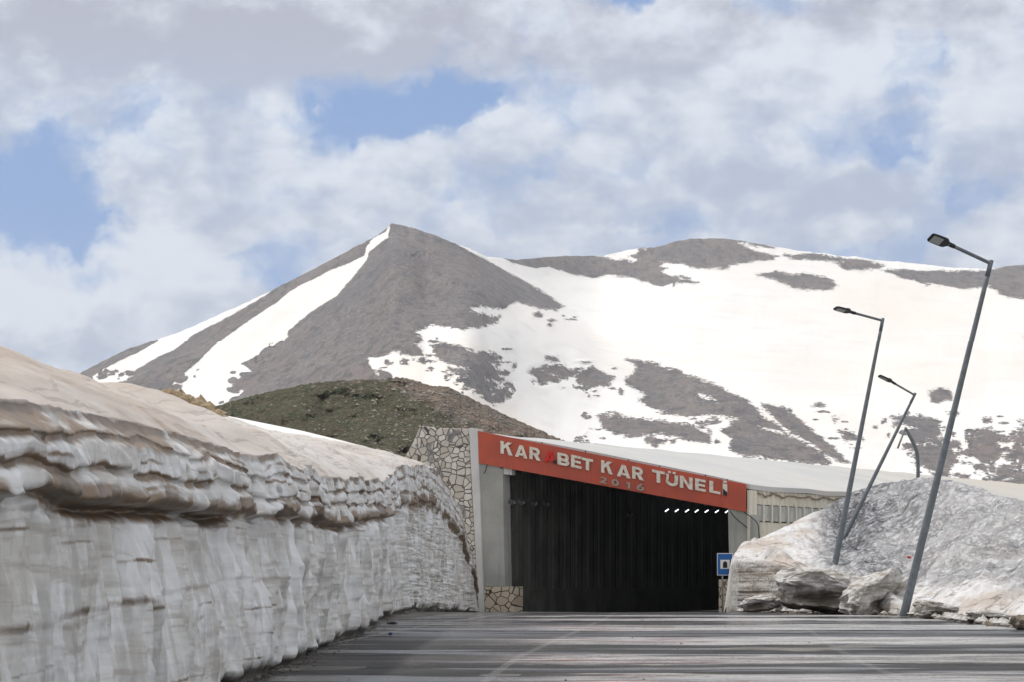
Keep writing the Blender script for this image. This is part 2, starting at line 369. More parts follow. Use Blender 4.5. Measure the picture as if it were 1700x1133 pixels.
# ================================================================== GREEN HILL, TAN OUTCROP, BACK SNOWFIELD
def hill_mat(t, b):
    P = t.pos(); g = t.attr('grass')
    n1 = t.noise(P, .12, 5, .6); n2 = t.noise(P, 1.1, 5, .7); n3 = t.noise(P, .45, 5, .7)
    scree = t.mix(t.ramp(n3, .4, .62), (.16, .135, .11), (.235, .20, .165))
    scree = t.mix(t.ramp(n1, .45, .62), scree, (.25, .185, .14))
    st = t.vor(P, 1.6); st2 = t.ramp(t.math('ADD', st, t.math('MULTIPLY', n2, .5)), .42, .52)
    scree = t.mix(t.math('SUBTRACT', 1.0, st2), scree, (.33, .30, .26))
    scree = t.mix(t.ramp(n2, .50, .60, 0, .9), scree, (.07, .06, .05))
    scree = t.mix(t.ramp(t.noise(P, .5, 5, .6), .52, .62, 0, .6), scree, (.08, .075, .065))
    grass = t.mix(t.ramp(n3, .42, .62), (.045, .056, .028), (.095, .092, .055))
    grass = t.mix(t.ramp(n2, .50, .62), grass, (.145, .125, .09))
    grass = t.mix(t.ramp(t.noise(P, .35, 4, .6), .46, .6, 0, .7), grass, (.085, .065, .042))
    grass = t.mix(t.ramp(t.vor(P, 1.2), .12, .2, .8, 0), grass, (.25, .23, .20))
    f = t.ramp(t.math('ADD', g, t.math('MULTIPLY_ADD', t.noise(P, .25, 5, .65), 1.6, -.8)), -.12, .12)
    link(t, b, 'Base Color', t.mix(f, scree, grass))
    link(t, b, 'Normal', t.bump(t.math('ADD', n2, t.math('MULTIPLY', st, .6)), 1.0, .8))
M_hill = material('hill_surface', rough=.95, build=hill_mat, spec=.1)
def colsurf(name, xs, nv, yt, Yt, yb, Yb, mat, rel=None, attrs=None, p=1.0, back=60, kind='structure', flipback=True):
    v = np.linspace(0, 1, nv); X, V = np.meshgrid(xs, v)
    y = yb[None, :] + (yt - yb)[None, :] * V ** p
    Y = Yb[None, :] + (Yt - Yb)[None, :] * V
    if rel is not None: Y = Y + rel(X, y) * ss(0, .1, V) * (1 - .7 * ss(.95, 1, V))
    P = np.stack([(X - CX) / F * Y, Y, CZ + (HY - y) / F * Y], -1)
    nb = 14; bk = []
    for k in range(1, nb + 1):
        a = k / nb
        bk.append(np.stack([P[-1, :, 0], P[-1, :, 1] + back * a, P[-1, :, 2] * (1 - a ** 1.5) - .5 * a], -1))
    at = {k: np.concatenate([f(X, y), np.repeat(f(X, y)[-1:], nb, 0)]) for k, f in (attrs or {}).items()}
    o = grid_obj(name, np.concatenate([P, np.stack(bk)]), mat, at)
    if kind: tag(o, kind=kind)
    return o, (X, y, Y)
xs = np.linspace(200, 1150, 620)
yt = interp(xs, [(200,760),(280,715),(355,676),(400,663),(430,655),(470,647),(500,640),(560,634),(600,632),(640,632),(655,629),(668,628),(690,634),(715,643),(740,644),(758,650),(775,660),(800,672),(850,695),(880,708),(912,724),(960,742),(1050,775),(1150,830)])
yt = yt - np.abs(fbm(xs / 12, xs * 0, seed=51, o=4)) * 5 * ss(420, 620, xs) - fbm(xs / 5, xs * 0, seed=52, o=3) * 1.5
def hill_rel(X, y): return fbm(X / 80, y / 45, seed=53, o=3) * 9 + fbm(X / 14, y / 8, seed=54, o=5) * 1.6
def hill_grass(X, y):
    return (.75 - ss(560, 760, X + (y - 640) * -1.2) * 1.6 + ss(650, 690, y) * .25 + ss(740, 650, X) * ss(680, 730, y) * .35) * (1 - .9 * ss(648, 632, y) * ss(480, 600, X)) - .2 * ss(740, 800, X)
hill, hill_arr = colsurf('hill', xs, 260, yt, np.full(xs.shape, 330.0), np.full(xs.shape, 930.0), np.full(xs.shape, 180.0), M_hill, hill_rel, {'grass': hill_grass})
# tan rocky outcrop behind the snow wall
def tan_mat(t, b):
    P = t.pos(); n = t.noise(P, 1.2, 6, .7); n2 = t.noise(P, 4, 4, .7)
    c = t.mix(t.ramp(n, .4, .6), (.36, .26, .16), (.46, .37, .25)); c = t.mix(t.ramp(n2, .55, .7), c, (.16, .11, .07))
    link(t, b, 'Base Color', c); link(t, b, 'Normal', t.bump(n2, 1.0, .25))
M_tan = material('tan_rock', rough=.95, build=tan_mat, spec=.1)
xs = np.linspace(215, 400, 260)
yt = interp(xs, [(215,700),(245,664),(258,655),(270,651),(300,652),(320,662),(345,674),(365,686),(400,712)]) - np.abs(fbm(xs / 9, xs * 0, seed=61, o=4)) * 6 + 1
f1, f2 = worley(xs / 9, xs * 0 + .3, seed=4)
yt = yt - (1 - f1.clip(0, 1)) * 2
def tan_rel(X, y):
    f1, f2 = worley(X / 9, y / 8, seed=66); return fbm(X / 14, y / 10, seed=63, o=5) * 4 + f1 * 3
colsurf('hill', xs, 130, yt, np.full(xs.shape, 190.0), np.full(xs.shape, 900.0), np.full(xs.shape, 140.0), M_tan, tan_rel, back=20)
def clean_snow(t, b):
    P = t.pos(); n = t.noise(P, .2, 4, .5)
    link(t, b, 'Base Color', t.mix(t.ramp(n, .4, .7), (.82, .81, .80), (.79, .76, .72)))
    link(t, b, 'Normal', t.bump(t.noise(P, 1.5, 4, .6), .5, .15))
M_snowclean = material('snowfield_surface', rough=.8, build=clean_snow, spec=.2)
xs = np.linspace(-150, 760, 200)
yt = interp(xs, [(-150,660),(200,670),(300,680),(360,688),(400,696),(500,716),(570,733),(640,752),(700,768),(760,785)])
colsurf('snowfield', xs, 60, yt, np.full(xs.shape, 175.0), np.full(xs.shape, 960.0), np.full(xs.shape, 125.0), M_snowclean, lambda X, y: fbm(X / 80, y / 40, seed=71) * 3, back=60)
print('terrain ok')
exec_marker = 0
# scattered boulders on the hill: nobody could count them
def rock_cloud(name, pts, mat, seed):
    rnd = random.Random(seed); V = []; Fc = []
    for (p, s) in pts:
        b = len(V); ax = [s * rnd.uniform(.6, 1.3) for _ in range(3)]
        rot = rnd.uniform(0, 6.28); c, sn = math.cos(rot), math.sin(rot)
        dirs = [(1,0,0),(0,1,0),(-1,0,0),(0,-1,0),(0,0,1),(0,0,-1),(.7,.7,.5),(-.7,.6,.5),(-.6,-.7,.55),(.6,-.7,.5)]
        for d in dirs[:6]:
            q = [d[i] * ax[i] * rnd.uniform(.7, 1.2) for i in range(3)]
            V.append((p[0] + q[0] * c - q[1] * sn, p[1] + q[0] * sn + q[1] * c, p[2] + q[2] * .7))
        for f in [(0,1,4),(1,2,4),(2,3,4),(3,0,4),(1,0,5),(2,1,5),(3,2,5),(0,3,5)]: Fc.append(tuple(b + i for i in f))
    return mesh_obj(name, V, Fc, mat)
def rubble_mat(t, b):
    n = t.noise(t.pos(), .8, 4, .6); c = t.mix(t.ramp(n, .35, .65), (.10, .09, .08), (.33, .29, .245))
    link(t, b, 'Base Color', c)
M_rubble = material('rubble_stone', rough=.95, build=rubble_mat, spec=.1)
HX, Hy, HYd = hill_arr
pts = []
for k in range(11000):
    i = random.randrange(int(HX.shape[0] * .55), HX.shape[0] - 1); j = random.randrange(20, HX.shape[1] - 1)
    x, y, Y = HX[i, j], Hy[i, j], HYd[i, j]
    w = .08 + .92 * max(0, min(1, (x - 480) / 200)) * (1.2 if y < 665 else 1)
    if random.random() > w: continue
    s = .07 + random.random() ** 5 * .30
    if x > 640 and y < 660 and random.random() < .05: s = .3 + random.random() * .5
    pts.append((px(x, y, Y), s))
o = rock_cloud('scree', pts, M_rubble, 3); tag(o, 'loose grey and brown stones strewn over the green hill', 'scree', kind='stuff')
pts = []
for k in range(260):
    x = random.uniform(248, 365); y = interp(x, [(245,664),(258,655),(270,651),(300,654),(320,662),(345,674),(365,686)]) + random.uniform(-1, 22) ; pts.append((px(x, y, 150 + random.uniform(-3, 25)), .1 + random.random() ** 3 * .55))
o = rock_cloud('scree', pts, M_tan, 5); tag(o, 'loose tan stones on the small outcrop above the snow wall', 'scree', kind='stuff')

# ================================================================== GROUND AND ROAD
# road centre line (metres): X at depth Y
CL = [(-60, -.6), (0, -.6), (20, -.55), (31, -.25), (40, .45), (50, 1.3), (64, 2.5), (80, 3.5), (95, 4.2), (110, 5.2), (125, 10.0), (140, 18), (200, 57), (300, 122)]
def ground_mat(t, b):
    P = t.pos(); n = t.noise(P, .8, 5, .65); n2 = t.noise(P, 9, 4, .7)
    c = t.mix(t.ramp(n, .4, .6), (.09, .085, .08), (.17, .155, .135)); link(t, b, 'Base Color', c)
    link(t, b, 'Normal', t.bump(n2, .8, .03))
M_ground = material('wet_gravel', rough=.75, build=ground_mat)
yy = np.concatenate([np.linspace(-200, 20, 12)[:-1], np.linspace(20, 140, 61), np.array([160, 200, 300, 500, 1000, 2000, 4000, 5600])])
xx = np.array([-4500, -3000, -1000, -300, -100, -40, -20, -10, -5, 0, 5, 10, 15, 25, 50, 100, 300, 1000, 3000, 4500.])
GX, GY = np.meshgrid(xx, yy)
g = grid_obj('ground', np.stack([GX, GY, zg(GY) - .004], -1), M_ground); tag(g, kind='structure')
def road_mat(t, b):
    P = t.pos(); x, y, z = t.sep(P)[0:3]
    n = t.noise(t.scl(P, (.35, 1, 1)), .9, 5, .6)
    yw = t.math('ADD', y, t.math('MULTIPLY_ADD', n, 4.4, -2.2))
    yw = t.math('ADD', yw, t.math('MULTIPLY', x, -.06))
    # worn pale and red transverse bars, one about every nine metres, wet smooth asphalt between
    band = None
    for (c, h) in ((27.3, 2.3), (34.6, 1.75), (43.6, 2.3), (53.6, 2.5), (62.0, 1.6), (67.5, 1.2), (19, 2.3), (10, 2.3)):
        k = t.ramp(t.math('ABSOLUTE', t.math('SUBTRACT', yw, c)), h * .8, h * 1.1, 1, 0)
        band = k if band is None else t.math('MAXIMUM', band, k)
    g1 = t.noise(t.scl(P, (1, .45, 1)), 17, 3, .85); g2 = t.noise(t.scl(P, (.25, 1, 1)), 5, 4, .7)
    lane = t.math('MULTIPLY', t.ramp(t.math('ADD', x, t.math('MULTIPLY', t.noise(P, .5, 3), 2)), .2, 2.4, .10, 1), t.ramp(t.noise(t.scl(P, (.3, 1, 1)), .35, 3), .35, .55, .6, 1))
    wear = t.ramp(t.math('ADD', t.math('MULTIPLY', g1, .4), t.math('MULTIPLY', g2, .6)), .42, .56)
    wear = t.math('MULTIPLY_ADD', wear, .6, .4)
    stk_ = t.ramp(t.noise(t.scl(P, (.12, 1, 1)), 3.2, 5, .7), .38, .52, .45, 1)
    wear = t.math('MULTIPLY', wear, stk_)
    band = t.math('MULTIPLY', t.math('MULTIPLY', band, lane), wear)
    asph = t.mix(t.ramp(t.noise(P, .6, 5, .65), .35, .65), (.026, .026, .026), (.052, .050, .048))
    asph = t.mix(t.ramp(g1, .5, .7, 0, .5), asph, (.12, .118, .115))
    redm = t.math('MULTIPLY', t.ramp(t.math('ADD', x, t.math('MULTIPLY', g2, 2)), 6.2, 3.4), t.ramp(t.noise(t.scl(P, (.18, 1, 1)), 2.4, 5, .75), .50, .58))
    paint = t.mix(t.math('MULTIPLY', redm, .8), (.45, .44, .43), (.16, .035, .03))
    c = t.mix(band, asph, paint)
    c = t.mix(t.ramp(t.vor(P, .9), .02, .05, .7, 0), c, (.02, .018, .016))
    # thin white lane lines, worn (centre line and left edge line)
    cl = t.attr('lat')
    def line(at, w, k):
        return t.math('MULTIPLY', t.ramp(t.math('ABSOLUTE', t.math('SUBTRACT', cl, at)), w * .8, w * 1.1, 1, 0), k)
    wl = t.ramp(t.math('ADD', t.math('MULTIPLY', g1, .5), t.math('MULTIPLY', g2, .5)), .46, .56, .25, 1)
    ln = t.math('MAXIMUM', line(0.0, .065, .17), t.math('MAXIMUM', line(-3.75, .065, .4), line(4.9, .07, .12)))
    c = t.mix(t.math('MULTIPLY', ln, wl), c, (.55, .54, .52))
    link(t, b, 'Base Color', c)
    wet = t.ramp(t.noise(t.scl(P, (.22, 1, 1)), .55, 4, .6), .5, .6, 0, .85)
    near_ = t.ramp(y, 36, 56); wet = t.math('MAXIMUM', wet, t.math('MULTIPLY', near_, t.ramp(t.noise(t.scl(P, (.15, 1, 1)), 1.6, 4, .65), .47, .52)))
    band = t.math('MULTIPLY', band, t.math('SUBTRACT', 1.0, t.math('MULTIPLY', t.math('MULTIPLY', near_, t.ramp(x, 7.5, 5.0)), .55)))
    r = t.math('SUBTRACT', .80, t.math('MULTIPLY', wet, .68)); r = t.math('MULTIPLY_ADD', band, .28, r)
    link(t, b, 'Roughness', r)
    link(t, b, 'Normal', t.bump(t.math('ADD', g1, t.math('MULTIPLY', g2, .6)), .35, .008))
M_road = material('wet_asphalt', rough=.35, build=road_mat, spec=.14)
ys = np.concatenate([np.linspace(-40, 16, 15)[:-1], np.linspace(16, 130, 229), np.linspace(132, 260, 40)])
lat = np.concatenate([np.linspace(-5.6, 9.6, 60)])
L, YY = np.meshgrid(lat, ys); cl = sm_interp(YY, CL, 5.0)
und = fbm(L * .25, YY * .22, seed=81, o=3) * .012
sp = interp(YY, [(0, 1), (60, 1), (75, .8), (100, .65), (112, .6), (300, .5)])   # road narrows to the portal
RX = cl + L * sp
road = grid_obj('road', np.stack([RX, YY, zg(YY) + .004 + und * ss(120, 100, YY)], -1), M_road, {'lat': L}); tag(road, kind='structure')

# ================================================================== LEFT SNOW WALL
PATH = [(5,-3.0),(14,-3.0),(29,-3.0),(43,-2.95),(55,-3.1),(62,-3.22),(70,-3.3),(76,-3.2),(82,-2.98),(90,-2.68),(100,-2.22),(106,-1.93),(110.6,-1.5)]
LIP = [(5,2.0),(14,2.38),(20,2.66),(27,2.84),(35,2.95),(49,3.4),(62,3.95),(72,4.7),(80,5.2),(86,5.45),(92,5.3),(98,5.0),(102,4.5),(104.5,4.0),(107,3.2),(109,2.3),(110.6,.9)]
RISE = [(5,1.0),(14,1.05),(24,1.1),(35,1.25),(50,1.4),(62,1.35),(75,1.05),(86,.75),(95,.8),(104,.5),(110,.2)]
def left_wall():
    # columns evenly spaced as seen from the road near the camera, i.e. denser far away
    k = np.linspace(0, 1, 900)
    Yc = 1 / (1 / 9.0 + (1 / 76.0 - 1 / 9.0) * np.linspace(0, 1, 640))
    Yc = np.concatenate([np.linspace(-12, 8.9, 110), Yc, np.linspace(76.2, 110.6, 330)])
    Xc = sm_interp(Yc, PATH, 2.0); lip = sm_interp(Yc, LIP, 1.0); rise = sm_interp(Yc, RISE, 2)
    lip = lip + fbm(Yc * .35, Yc * 0, seed=101, o=4) * .14 * ss(22, 34, Yc)
    # outward normal of the path (towards the road)
    dX = np.gradient(Xc, Yc); nx = 1 / np.sqrt(1 + dX ** 2); ny = -dX / np.sqrt(1 + dX ** 2)
    s = np.concatenate([[0], np.cumsum(np.hypot(np.diff(Xc), np.diff(Yc)))])
    nlow = 330
    t1 = np.linspace(0, 1, nlow)
    S, T = np.meshgrid(s, t1); Yg = np.repeat(Yc[None], nlow, 0); LP = lip[None]
    far = ss(66, 78, Yg)                       # far stretch is more horizontally layered
    Z = T * LP
    # --- strata boundaries wander with s
    def wob(k, f=.35, a=.02): return fbm(S * f, S * 0 + k, seed=110 + k, o=4) * a
    g0 = .735 + wob(1, .22, .045) + wob(9, 1.4, .012); g1 = .83 + wob(2, .35, .035); g2 = .925 + wob(3, .4, .03)
    def layer(T, lo, hi, A, pw):
        tau = np.clip((T - lo) / (hi - lo), 0, 1)
        return np.where((T > lo) & (T <= hi), A * (1 - tau) ** pw * ss(0, .12, tau + .02), 0)
    chunk = .55 + .6 * np.clip(fbm(S * .9, S * 0 + 7, seed=130, o=4) + .35, 0, 1.2)
    out = layer(T, g0, g1, .17 * chunk, .45) + layer(T, g1, g2, .07 * chunk, .6) + layer(T, g2, 1.01, .05, .8)
    out = out + .17 * ss(.71, .75, T) * chunk
    groove = lambda g, w, a: -a * np.exp(-((T - g + .012) / w) ** 2)
    out = out + groove(g0, .020, .12) + groove(g1, .014, .06) + groove(g2, .012, .05)
    out *= (1 - .45 * far)
    # --- scalloped blobs of the upper part
    f1, f2 = worley(S * 2.3 + fbm(S, Z * 2, seed=140) * .4, Z * 3.2, seed=141)
    up = ss(.70, .75, T)
    out = out + up * ((f1 ** 2) * .15 - .06) * (1 - .6 * far)
    f1b, _ = worley(S * 5.5, Z * 7.0, seed=143)
    out = out + up * f1b ** 2 * .035
    # --- tall flutes of the lower face
    sw = S + fbm(S * .5, Z * .5, seed=150) * .35
    f1, f2 = worley(sw * 1.7, Z * .50, seed=151)
    g1_, _ = worley(sw * 4.0 + 9, Z * .85 + 3, seed=152)
    h1_, _ = worley(sw * 9 + 3, Z * 2.0, seed=153)
    low = 1 - ss(.68, .73, T)
    dist_ = .8 + .7 * ss(17, 32, Yg)
    fl = ((f1 ** 2 - .3) * .09 + (g1_ ** 2 - .3) * .075 + (h1_ ** 2 - .3) * .045) * dist_
    out = out + low * fl * (1 - .35 * far)
    out = out + low * layer(T, .42 + wob(5, .2, .05), .62, .012, 1.0) * (1 - far)
    c1, c2 = worley(S * 1.05 + .15 * np.sin(Z * 4), S * 0 + .5, seed=168)
    crev = np.exp(-((c2 - c1) / .07) ** 2) * ss(.69, .75, T) * ss(22, 30, Yg)
    out = out - crev * .26
    # --- fine laminations, strongest far away
    lam = fbm(S * .25 + Z * .4, Z * 7.5, seed=160, o=4)
    out = out + lam * (.003 + .05 * far * (.4 + .9 * np.clip(fbm(S * .4, Z * .6, seed=165) + .4, 0, 1)))
    lam2 = fbm(S * .5, Z * 22, seed=161, o=3); out = out + lam2 * (.002 + .012 * far)
    fold = 1 - np.abs(fbm(sw * 1.5 + 3, Z * .35, seed=166, o=3)) * 2.4
    out = out + low * (fold.clip(0, 1) ** 1.5 - .3) * .09 * dist_ * (1 - .3 * far)
    vst = fbm(sw * 6, Z * .5, seed=167, o=4)
    out = out + low * vst * (.05 + .05 * far)
    out = out * 1.0 + fbm(S * 3, Z * 3, seed=163, o=4) * .02
    nearlip = ss(36, 22, Yg)
    out = out * (1 - (.35 + .5 * nearlip) * ss(.90, 1.0, T)) - nearlip * .22 * ss(.86, 1, T) ** 2
    out = out + fbm(S * .18, Z * .3, seed=162, o=3) * .22
    out = out - up * (np.clip(out, -9, .6) - .10) * .38      # keep the ledge shallow
    # deep notches in the overhang
    for (Yn, w, a) in ((29, .12, .35), (37.0, .16, .5), (41, .1, .35), (52, .2, .4), (66, .2, .35), (23.5, .1, .2)):
        out = out - a * np.exp(-((Yg - Yn + (T - .8) * 1.2) / w) ** 2) * ss(.70, .8, T)
    # batter, and a ragged melted foot
    out = out - .16 * T
    foot = .05 + .05 * np.clip(fbm(S * .8, S * 0, seed=170, o=4) * 1.6 + .2, 0, 1)
    cav = np.clip(fbm(S * .55, S * 0 + 4, seed=171, o=3) * 2.2, 0, 1)
    out = out - (.16 + .5 * cav) * (1 - ss(foot * .2, foot * 1.1, T)) * .7
    zfoot = zg(Yg)
    Xp = Xc[None] + nx[None] * out; Yp = Yc[None] + ny[None] * out
    Zp = zfoot * (1 - T) * .999 + Z - .03 * (1 - T)
    Zp = Zp + up * fbm(S * 1.5, Z * 2, seed=180, o=4) * .05
    lower = np.stack([Xp, Yp, Zp], -1)
    # --- top surface, away from the road
    nt = 130; d = (np.linspace(0, 1, nt)[1:]) ** 1.8 * 16.0
    D, S2 = np.meshgrid(d, s, indexing='ij')
    Y2 = np.repeat(Yc[None], nt - 1, 0)
    edge = out[-1][None]
    zt = lip[None] + rise[None] * (1 - np.exp(-D / 1.7)) + .02 * D * ss(60, 20, Y2) - .10 * np.clip(D - 5, 0, 99)
    zt = zt + fbm(S2 * .25, D * .6, seed=190, o=4) * .14 * ss(0, 1.5, D) + fbm(S2 * 1.6, D * 3.5, seed=191, o=4) * .02
    zt = zt + fbm(S2 * .12 + D * .15, D * 1.6 + S2 * .10, seed=192, o=4) * .08 * ss(0, .5, D)
    # small round kink of the lip
    zt = zt + (.02 * np.exp(-D / .1))
    X2 = Xc[None] + nx[None] * (edge * np.exp(-D * 1.5)) - nx[None] * D; Y2p = Y2 + ny[None] * (edge * np.exp(-D * 1.5)) - ny[None] * D * .2
    zt[-1] = -1.0; zt[-2] *= .6
    zt = np.maximum(zt, -1)
    topp = np.stack([X2, Y2p, zt], -1)
    P = np.concatenate([lower, topp])
    # ---- dirt attribute: brown dust lines under each layer, dusty top
    def ln(g, w, a, k):
        return a * np.exp(-((T - g) / w) ** 2) * np.clip(.6 + fbm(S * .8, S * 0 + k, seed=200 + k, o=4) * 1.2, .1, 1)
    dl = ln(g0 + .004, .045, 1.9, 1) + ln(g1 - .002, .018, 1.0, 2) + ln(g2 - .002, .015, .9, 3) + ln(.995, .02, 1.1, 4) + ln(.43 + wob(5, .2, .05), .02, .55, 5) * (1 - far) * ss(30, 18, Yg)
    for k_, (gg, am) in enumerate(((.12, .5), (.22, .45), (.31, .55), (.39, .5), (.56, .6), (.62, .5), (.67, .55), (.78, .6), (.875, .7), (.96, .7))):
        dl = dl + ln(gg + wob(20 + k_, .22, .035), .007, am, 20 + k_) * np.clip(fbm(S * .5, T * 0 + k_ * 3, seed=260) * 2.5 + .3, 0, 1.2)
    dl = dl + crev * .7
    dl = dl * (1 - .3 * far) + far * np.clip(lam * 2.2 - .25, 0, 1) * .35
    # wide brown belt just under the lip near the camera
    near = ss(34, 16, Yg)
    dl = dl + near * ss(.86, .94, T) * (1 - ss(.99, 1.0, T) * .5) * .95 * np.clip(.7 + fbm(S * .6, T * 3, seed=230) * 1.2, 0, 1.3)
    dl = dl + (1 - ss(foot * .3, foot * 1.0, T)) * .9
    dirt = np.concatenate([dl, .62 + .12 * fbm(S2 * .3, D, seed=210) - .3 * ss(.5, 4, D) * ss(18, 40, Y2) ])
    topm = np.concatenate([T * 0, np.ones_like(D)])
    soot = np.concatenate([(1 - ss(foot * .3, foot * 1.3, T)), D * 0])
    uv = np.stack([np.concatenate([S, S2]), np.concatenate([Z, lip[None] + D])], -1)
    def mat(t, b):
        P_ = t.pos(); u, v = t.sep(t.uv())[0:2]; W = t.comb(u, v)
        dirt = t.attr('dirt'); top = t.attr('topmask'); soot = t.attr('soot')
        nb = t.noise(t.scl(W, (.6, 1.3, 0)), .8, 5, .6)
        ice = t.mix(t.ramp(nb, .38, .64), (.74, .75, .755), (.60, .585, .55))
        stk = t.noise(t.vm('ADD', t.scl(W, (2.2, .7, 0)), t.scl(t.noise(W, .8, 3, color=True), (1.2, .6, 0))), 1.0, 4, .6)
        ice = t.mix(t.ramp(stk, .44, .66, 0, .75), ice, (.43, .415, .385))  # melt streaks, with the flutes' shadow contrast put into the colour
        stw = t.noise(t.vm('ADD', t.scl(W, (4.5, 1.1, 0)), t.scl(t.noise(W, 1.6, 3, color=True), (1.6, .8, 0))), 1.0, 4, .6)
        ice = t.mix(t.ramp(stw, .54, .66, 0, .7), ice, (.84, .85, .87))
        lam = t.noise(t.vm('ADD', t.scl(W, (.25, 6, 0)), t.scl(t.noise(W, .7, 2, color=True), (0, 1.4, 0))), 1.3, 5, .6)
        ice = t.mix(t.math('MULTIPLY', t.ramp(lam, .50, .64, 0, .75), t.ramp(nb, .38, .56, .15, 1)), ice, (.42, .39, .35))
        grain = t.noise(P_, 14, 4, .75)
        dn = t.noise(t.scl(W, (1.0, 4, 0)), 1.6, 6, .68)
        df = t.ramp(t.math('ADD', dirt, t.math('MULTIPLY_ADD', dn, 1.4, -.66)), .18, .80)
        brown = t.mix(t.ramp(t.noise(W, 1.4, 4), .4, .6), (.24, .17, .11), (.17, .13, .095))
        side = t.mix(df, ice, brown)
        # dusty top: beige, salmon patches, long dark rills
        tb = t.mix(t.ramp(t.noise(t.scl(W, (.3, .8, 0)), .9, 5, .6), .38, .64), (.52, .465, .41), (.47, .395, .33))
        tb = t.mix(t.ramp(t.noise(t.scl(W, (.3, .6, 0)), .55, 4, .6), .42, .62, 0, .8), tb, (.62, .585, .55))
        rl = t.noise(t.vm('ADD', t.scl(W, (.16, 1.6, 0)), t.scl(t.noise(W, .3, 2, color=True), (1.5, 1.5, 0))), 1.2, 5, .55)
        tb = t.mix(t.ramp(t.math('ABSOLUTE', t.math('SUBTRACT', rl, .5)), 0, .022, .6, 0), tb, (.26, .22, .19))
        tb = t.mix(t.ramp(grain, .55, .75, 0, .4), tb, (.36, .29, .235))
        tb = t.mix(t.math('MULTIPLY', t.ramp(t.sep(P_)[1], 36, 16), t.ramp(t.noise(t.scl(W, (.35, .8, 0)), 1.1, 5, .6), .36, .62, .25, .85)), tb, (.40, .305, .225))
        c = t.mix(top, side, tb)
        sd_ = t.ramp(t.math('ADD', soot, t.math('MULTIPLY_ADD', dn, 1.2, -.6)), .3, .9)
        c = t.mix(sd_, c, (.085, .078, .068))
        spk = t.ramp(t.vor(P_, 3.1), .035, .06, .8, 0)
        c = t.mix(t.math('MULTIPLY', spk, t.ramp(t.noise(P_, .7, 2), .5, .6)), c, (.14, .11, .09))
        link(t, b, 'Base Color', c)
        link(t, b, 'Roughness', t.math('MULTIPLY_ADD', grain, .3, .35))
        h = t.math('ADD', t.math('MULTIPLY', grain, .3), t.math('ADD', t.math('MULTIPLY', lam, .25), t.math('MULTIPLY', stk, 1.5)))
        link(t, b, 'Normal', t.bump(h, .55, .03))
        b.inputs['Subsurface Weight'].default_value = 0.0
    M = material('cut_snow', rough=.5, build=mat, spec=.35)
    o = grid_obj('snow_wall', P, M, {'dirt': dirt, 'topmask': topm, 'soot': soot}, uv, flip=True)
    tag(o, 'tall cut snow wall with brown dust layers running along the left of the road', 'snow wall')
    return o
left_wall()

# ================================================================== RIGHT SNOW PILE
PB = [(1206,86),(1214,82),(1225,80),(1260,78),(1300,75.5),(1350,73.8),(1400,72),(1450,70),(1500,68),(1520,66.5),(1600,59),(1700,52.7),(1900,43),(2150,34),(2400,28)]
PLIP = [(1206,1010),(1210,985),(1214,940),(1220,928),(1240,925),(1270,928),(1300,935),(1340,950),(1400,958),(1440,966),(1480,985),(1500,1000),(1520,1010),(1600,1022),(1700,1034),(1900,1062),(2150,1100),(2400,1140)]
PC = [(1206,1008),(1210,978),(1214,930),(1219,921),(1235,909),(1260,897),(1300,879),(1330,863),(1360,848),(1380,836),(1400,826),(1420,815),(1450,806),(1480,799),(1510,796),(1545,795),(1580,799),(1600,803),(1630,812),(1650,820),(1680,826),(1700,830),(1900,850),(2150,900),(2400,960)]
PYC = [(1206,90),(1225,94),(1260,98),(1330,103),(1400,107),(1480,106),(1540,100),(1600,95),(1700,88),(1900,75),(2150,60),(2400,48)]
PQ = [(1206,.9),(1260,1.2),(1330,1.9),(1400,2.4),(1460,1.8),(1540,1.25),(1700,1.05),(2400,1.0)]
def pile_surface(x, w):
    """photo column x, fraction w from lip (0) to crest (1) -> row, depth"""
    yl = interp(x, PLIP); yc = interp(x, PC); q = interp(x, PQ)
    Y0 = interp(x, PB) + .9; Y1 = interp(x, PYC)
    return yl + (yc - yl) * w ** q, Y0 + (Y1 - Y0) * w
def pile_hit(x, y):
    ws = np.linspace(0, 1, 400); yy, YY = pile_surface(np.full(400, float(x)), ws)
    return px(x, y, float(YY[np.argmin(np.abs(yy - y))]))
